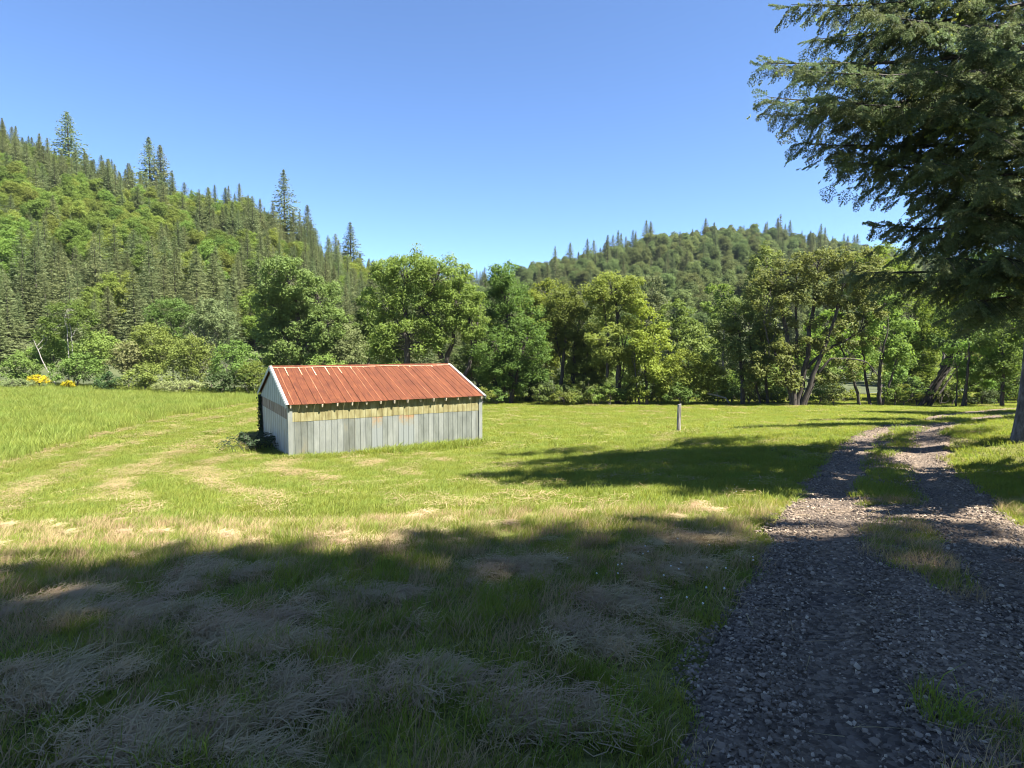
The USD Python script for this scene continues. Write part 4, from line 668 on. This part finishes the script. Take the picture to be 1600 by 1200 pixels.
def mat_of_hay(rng, n, rad, ln, wid, thick):
    """a flat tangle of bent straws"""
    a = rng.uniform(0, 6.28, n); r = rad * np.abs(rng.normal(size=n)) * .6; o = np.stack([r * np.cos(a), r * np.sin(a), thick * rng.uniform(0, 1, n) * np.exp(-r / rad)], 1); b = rng.normal(0, .7, n) + rng.choice([0, np.pi], n); k = rng.normal(size=n) * 1.3; l = ln * rng.uniform(.4, 1.25, n); P = [o]
    for q in range(3):
        ang = b + k * (q / 2 - .5); P.append(P[-1] + np.stack([np.cos(ang), np.sin(ang), rng.normal(0, .14, n)], 1) * (l / 3)[:, None])
    V = []
    for q in range(4):
        ang = b + k * (min(q, 2) / 2 - .5); V += [P[q] + np.stack([-np.sin(ang), np.cos(ang), .5 + 0 * ang], 1) * wid * s_ * (.5, .5, .45, .2)[q] for s_ in (-1, 1)]
    v = np.stack(V, 1).reshape(-1, 3); k8 = np.arange(n)[:, None] * 8
    return v, np.vstack([k8 + f for q in range(3) for f in ([2 * q, 2 * q + 1, 2 * q + 3], [2 * q, 2 * q + 3, 2 * q + 2])])
HAY1 = [mat_of_hay(R(250 + i), 150, .17, .15, .0033, .03) for i in range(4)]
hay_protos = [[('straw', m, STRAW)] for m in HAY1[:3]] + hay_protos[3:]
def spots_in(rng, D0, D1, dens, side=1.0):
    """scattered points on the field, a little wider than the view on both sides"""
    w = lambda y: .93 * side * y + 3.0
    n = int((D1 - D0) * (w(D0) + w(D1)) * dens); y = rng.uniform(D0, D1, int(n * 2.2)); y = y[rng.random(len(y)) < w(y) / w(D1)][:n]
    return rng.uniform(-1, 1, len(y)) * w(y), y
tall_line = np.array([hit(-300, 830)[:2], hit(0, 722)[:2], hit(140, 682)[:2], hit(250, 655)[:2], hit(390, 630)[:2], hit(420, 621)[:2]])
def hayness(x, y):
    """rows of mown hay run along the edge of the uncut grass; patches elsewhere"""
    n = meshkit.fbm(np.stack([x * .95, y * .6, 0 * x], -1), 4, 11); n2 = meshkit.fbm(np.stack([x * .12, y * .12, 0 * x + 3], -1), 2, 12)
    c = x - np.interp(y, tall_line[:, 1], tall_line[:, 0]) + (n2 - .5) * 2.5; st = np.maximum(0, np.cos(c * 2 * np.pi / 2.6)) ** 2 * np.clip((1 - x) / 8, 0, 1) * np.clip((y - 6) / 5, 0, 1)
    return n * .45 + .195 + .26 * st + (n2 - .5) * .1
def is_tall(x, y): return x < np.interp(y, tall_line[:, 1], tall_line[:, 0], left=-999) 
def in_barn(x, y):
    c, s = math.cos(BROT), math.sin(BROT); u, v = (x - BX) * c + (y - BY) * s, -(x - BX) * s + (y - BY) * c; return (u > -.02) & (u < L + .02) & (v > -.02) & (v < W)
rng = np.random.default_rng(300); gx, gy, gi, gs = [], [], [], []; hx, hy, hi, hs = [], [], [], []
for D0, D1, dens, side, gp, hp in ((-1.0, 9, 88, 1.15, (0, 1, 2), (0, 1, 2)), (9, 24, 26, 1.05, (5, 6), (3, 4)), (24, 66, 7.0, 1.03, (7, 8), (5, 6))):
    x, y = spots_in(rng, D0, D1, dens, side); u = road_u(x, y); hn = hayness(x, y); tall = is_tall(x, y)
    edge = np.where(np.isnan(u), 1, 0); mid = (~np.isnan(u)) & (np.abs(u - .49) < .115) & (meshkit.fbm(np.stack([x * .5, y * .5, 0 * x], -1), 3, 15) > np.interp(y, [2, 4, 5, 8, 12], [.74, .62, .55, .52, .30]))
    ok = ((edge == 1) | mid) & ~in_barn(x, y) & ~tall; pg = np.clip((.66 - hn) / .12, .75 if D0 > 8 else .5, 1); pg = np.where(np.abs(np.nan_to_num(u, nan=9)) < 2, .8, pg)
    k = ok & (rng.random(len(x)) < pg); n = int(k.sum()); idx = rng.choice(gp, n)
    if D0 < 9:
        ln = meshkit.fbm(np.stack([x[k] * .8, y[k] * .8, 0 * x[k]], -1), 3, 19); idx = np.where((ln > .56) & (rng.random(n) < .55), rng.choice((3, 4), n), idx); idx = np.where((rng.random(n) < .34), rng.choice((9, 10), n), idx)
    gx.append(x[k]); gy.append(y[k]); gi.append(idx); gs.append(rng.uniform(.75, 1.25, n))
    k = (edge == 1) & ~in_barn(x, y) & ~tall & (rng.random(len(x)) < np.clip((hn - (.53 if D0 < 8 else .48)) / .16, .03, .9) * (.4 if D0 < 8 else .6)); n = int(k.sum()); hx.append(x[k]); hy.append(y[k]); hi.append(rng.choice(hp, n)); hs.append(rng.uniform(.7, 1.25, n))
# longer grass along the foot of the barn's front wall and round the post
n = 420; u_ = rng.uniform(-.3, L + .4, n); v_ = -np.abs(rng.normal(size=n)) * .28 - .05; q = barn_to_world(u_, v_, 0 * u_); gx.append(q[:, 0]); gy.append(q[:, 1]); gi.append(rng.choice((5, 6), n)); gs.append(rng.uniform(1.4, 4.2, n) * np.where(meshkit.noise(np.stack([u_ * .8, 0 * u_, 0 * u_], -1), 3) > .5, 1, .6))
for px, py, sp in [(320, 905, .5), (430, 1005, .45), (375, 985, .4), (800, 885, .5), (985, 945, .35), (1065, 855, .45), (105, 950, .4), (60, 1085, .35), (950, 1000, .35), (230, 965, .45), (560, 935, .45), (700, 1060, .3), (840, 1110, .3), (1040, 900, .3), (150, 1180, .3), (350, 1150, .3), (620, 850, .5), (500, 1080, .3)]:
    c = hit(px, py); n = int(15 * sp / .4); x = c[0] + rng.normal(size=n) * sp * .55; y = c[1] + rng.normal(size=n) * sp * .34; k = np.isnan(road_u(x, y)); hx.append(x[k]); hy.append(y[k]); hi.append(rng.choice((0, 1, 2), int(k.sum()))); hs.append(rng.uniform(.8, 1.4, int(k.sum())))
gx, gy, gi, gs = map(np.concatenate, (gx, gy, gi, gs)); hx, hy, hi, hs = map(np.concatenate, (hx, hy, hi, hs))
instancer('grass', grass_protos, gi, np.stack([gx, gy, H(gx, gy)], 1), rng.uniform(0, 6.28, len(gx)), gs, label='short green meadow grass covering the field and road verge', cat='grass')
instancer('hay', hay_protos, hi, np.stack([hx, hy, H(hx, hy) + .025 + .03 * np.random.default_rng(5).random(len(hx))], 1), rng.uniform(0, 6.28, len(hx)), hs, label='dry mown hay strewn in rows over the meadow', cat='hay')
x, y = spots_in(rng, 12, 66, 5, 1.05); k = is_tall(x, y) & (x < -8); x, y = x[k], y[k]
instancer('tall_grass', tall_protos, rng.integers(0, 2, len(x)), np.stack([x, y, H(x, y)], 1), rng.uniform(0, 6.28, len(x)), rng.uniform(.75, 1.2, len(x)), label='taller uncut grass on the left part of the meadow', cat='grass')
def stone8(rng):
    v = unit(rng.normal(size=(11, 3))) * [1, .78, .55] * rng.uniform(.8, 1.15, (11, 1)); h = trimesh.convex.convex_hull(v); return np.array(h.vertices) * .0155, np.array(h.faces)
stones = [[('stone', stone8(R(400 + i)), STONE)] for i in range(8)]
sx_, sy_, ss = [], [], []
for D0, D1, dens, sc in ((1.5, 6, 2800, .8), (6, 13, 1000, 1.0), (13, 24, 200, 1.4)):
    n = int((RL[:, 1].max() * 0 + 4.6) * (D1 - D0) * dens); y = rng.uniform(D0, D1, n); x = rng.uniform(-1, 6.5, n) + y * .5; u = road_u(x, y); k = ~np.isnan(u) & (rng.random(n) < np.where((np.abs(u - .27) < .06) | (np.abs(u - .76) < .06), .25, 1)) & (np.abs(x) < .95 * y + 1)
    sx_.append(x[k]); sy_.append(y[k]); ss.append(sc * rng.lognormal(-.1, .35, int(k.sum())))
x, y, s = map(np.concatenate, (sx_, sy_, ss))
from scipy.spatial.transform import Rotation
instancer('gravel', stones, rng.integers(0, 8, len(x)), np.stack([x, y, H(x, y) + .002 + .006 * s], 1), quat=Rotation.from_rotvec(rng.normal(size=(len(x), 3)) * [.25, .25, 2]).as_quat(), scale=np.minimum(s, 2.2), label='dark crushed stone covering the road', cat='gravel')
rng = np.random.default_rng(501); y = rng.uniform(2.2, 9, 420); x = rng.uniform(-1, 6.5, 420) + y * .5; u = road_u(x, y); k = ~np.isnan(u) & (rng.random(420) < np.interp(np.nan_to_num(u), [0, .15, .5, 1], [1, .5, .25, .25])); x, y = x[k], y[k]
instancer('loose_straw', [[('straw', tuft(R(510 + i), 3, .14, .2, .006, 1.3, flat=.012), DRYGRASS)] for i in range(4)], rng.integers(0, 4, len(x)), np.stack([x, y, H(x, y) + .035], 1), rng.uniform(0, 6.28, len(x)), rng.uniform(.7, 1.6, len(x)), label='loose pale straws scattered on the gravel', cat='straw')
PETAL = usdkit.material(stage, '/World/Looks/white_petal', {'p': ('principled_bsdf', {'base_color': (.75, .75, .72), 'roughness': .8})}, surface='p.BSDF')
d = unit(rng.normal(size=(26, 3)) + [0, 0, .6]); fl = leaves(d * .007, d, .008, rng, aspect=.8)
cs = np.array([hit(*q)[:2] for q in ((1085, 893), (1092, 915), (1078, 905), (1100, 930), (1150, 760), (1128, 770), (1060, 925), (1120, 880), (1045, 905))]); x, y = (np.repeat(cs, 4, 0) + rng.normal(size=(36, 2)) * .4).T; k = np.isnan(road_u(x, y)); x, y = x[k], y[k]
instancer('clover_flowers', [[('flower', fl, PETAL)]], np.zeros(len(x), int), np.stack([x, y, H(x, y) + rng.uniform(.08, .12, len(x))], 1), label='tiny white clover flowers in the grass beside the road', cat='flowers')
print('grass', len(gx), 'hay', len(hx), 'stones', len(x))
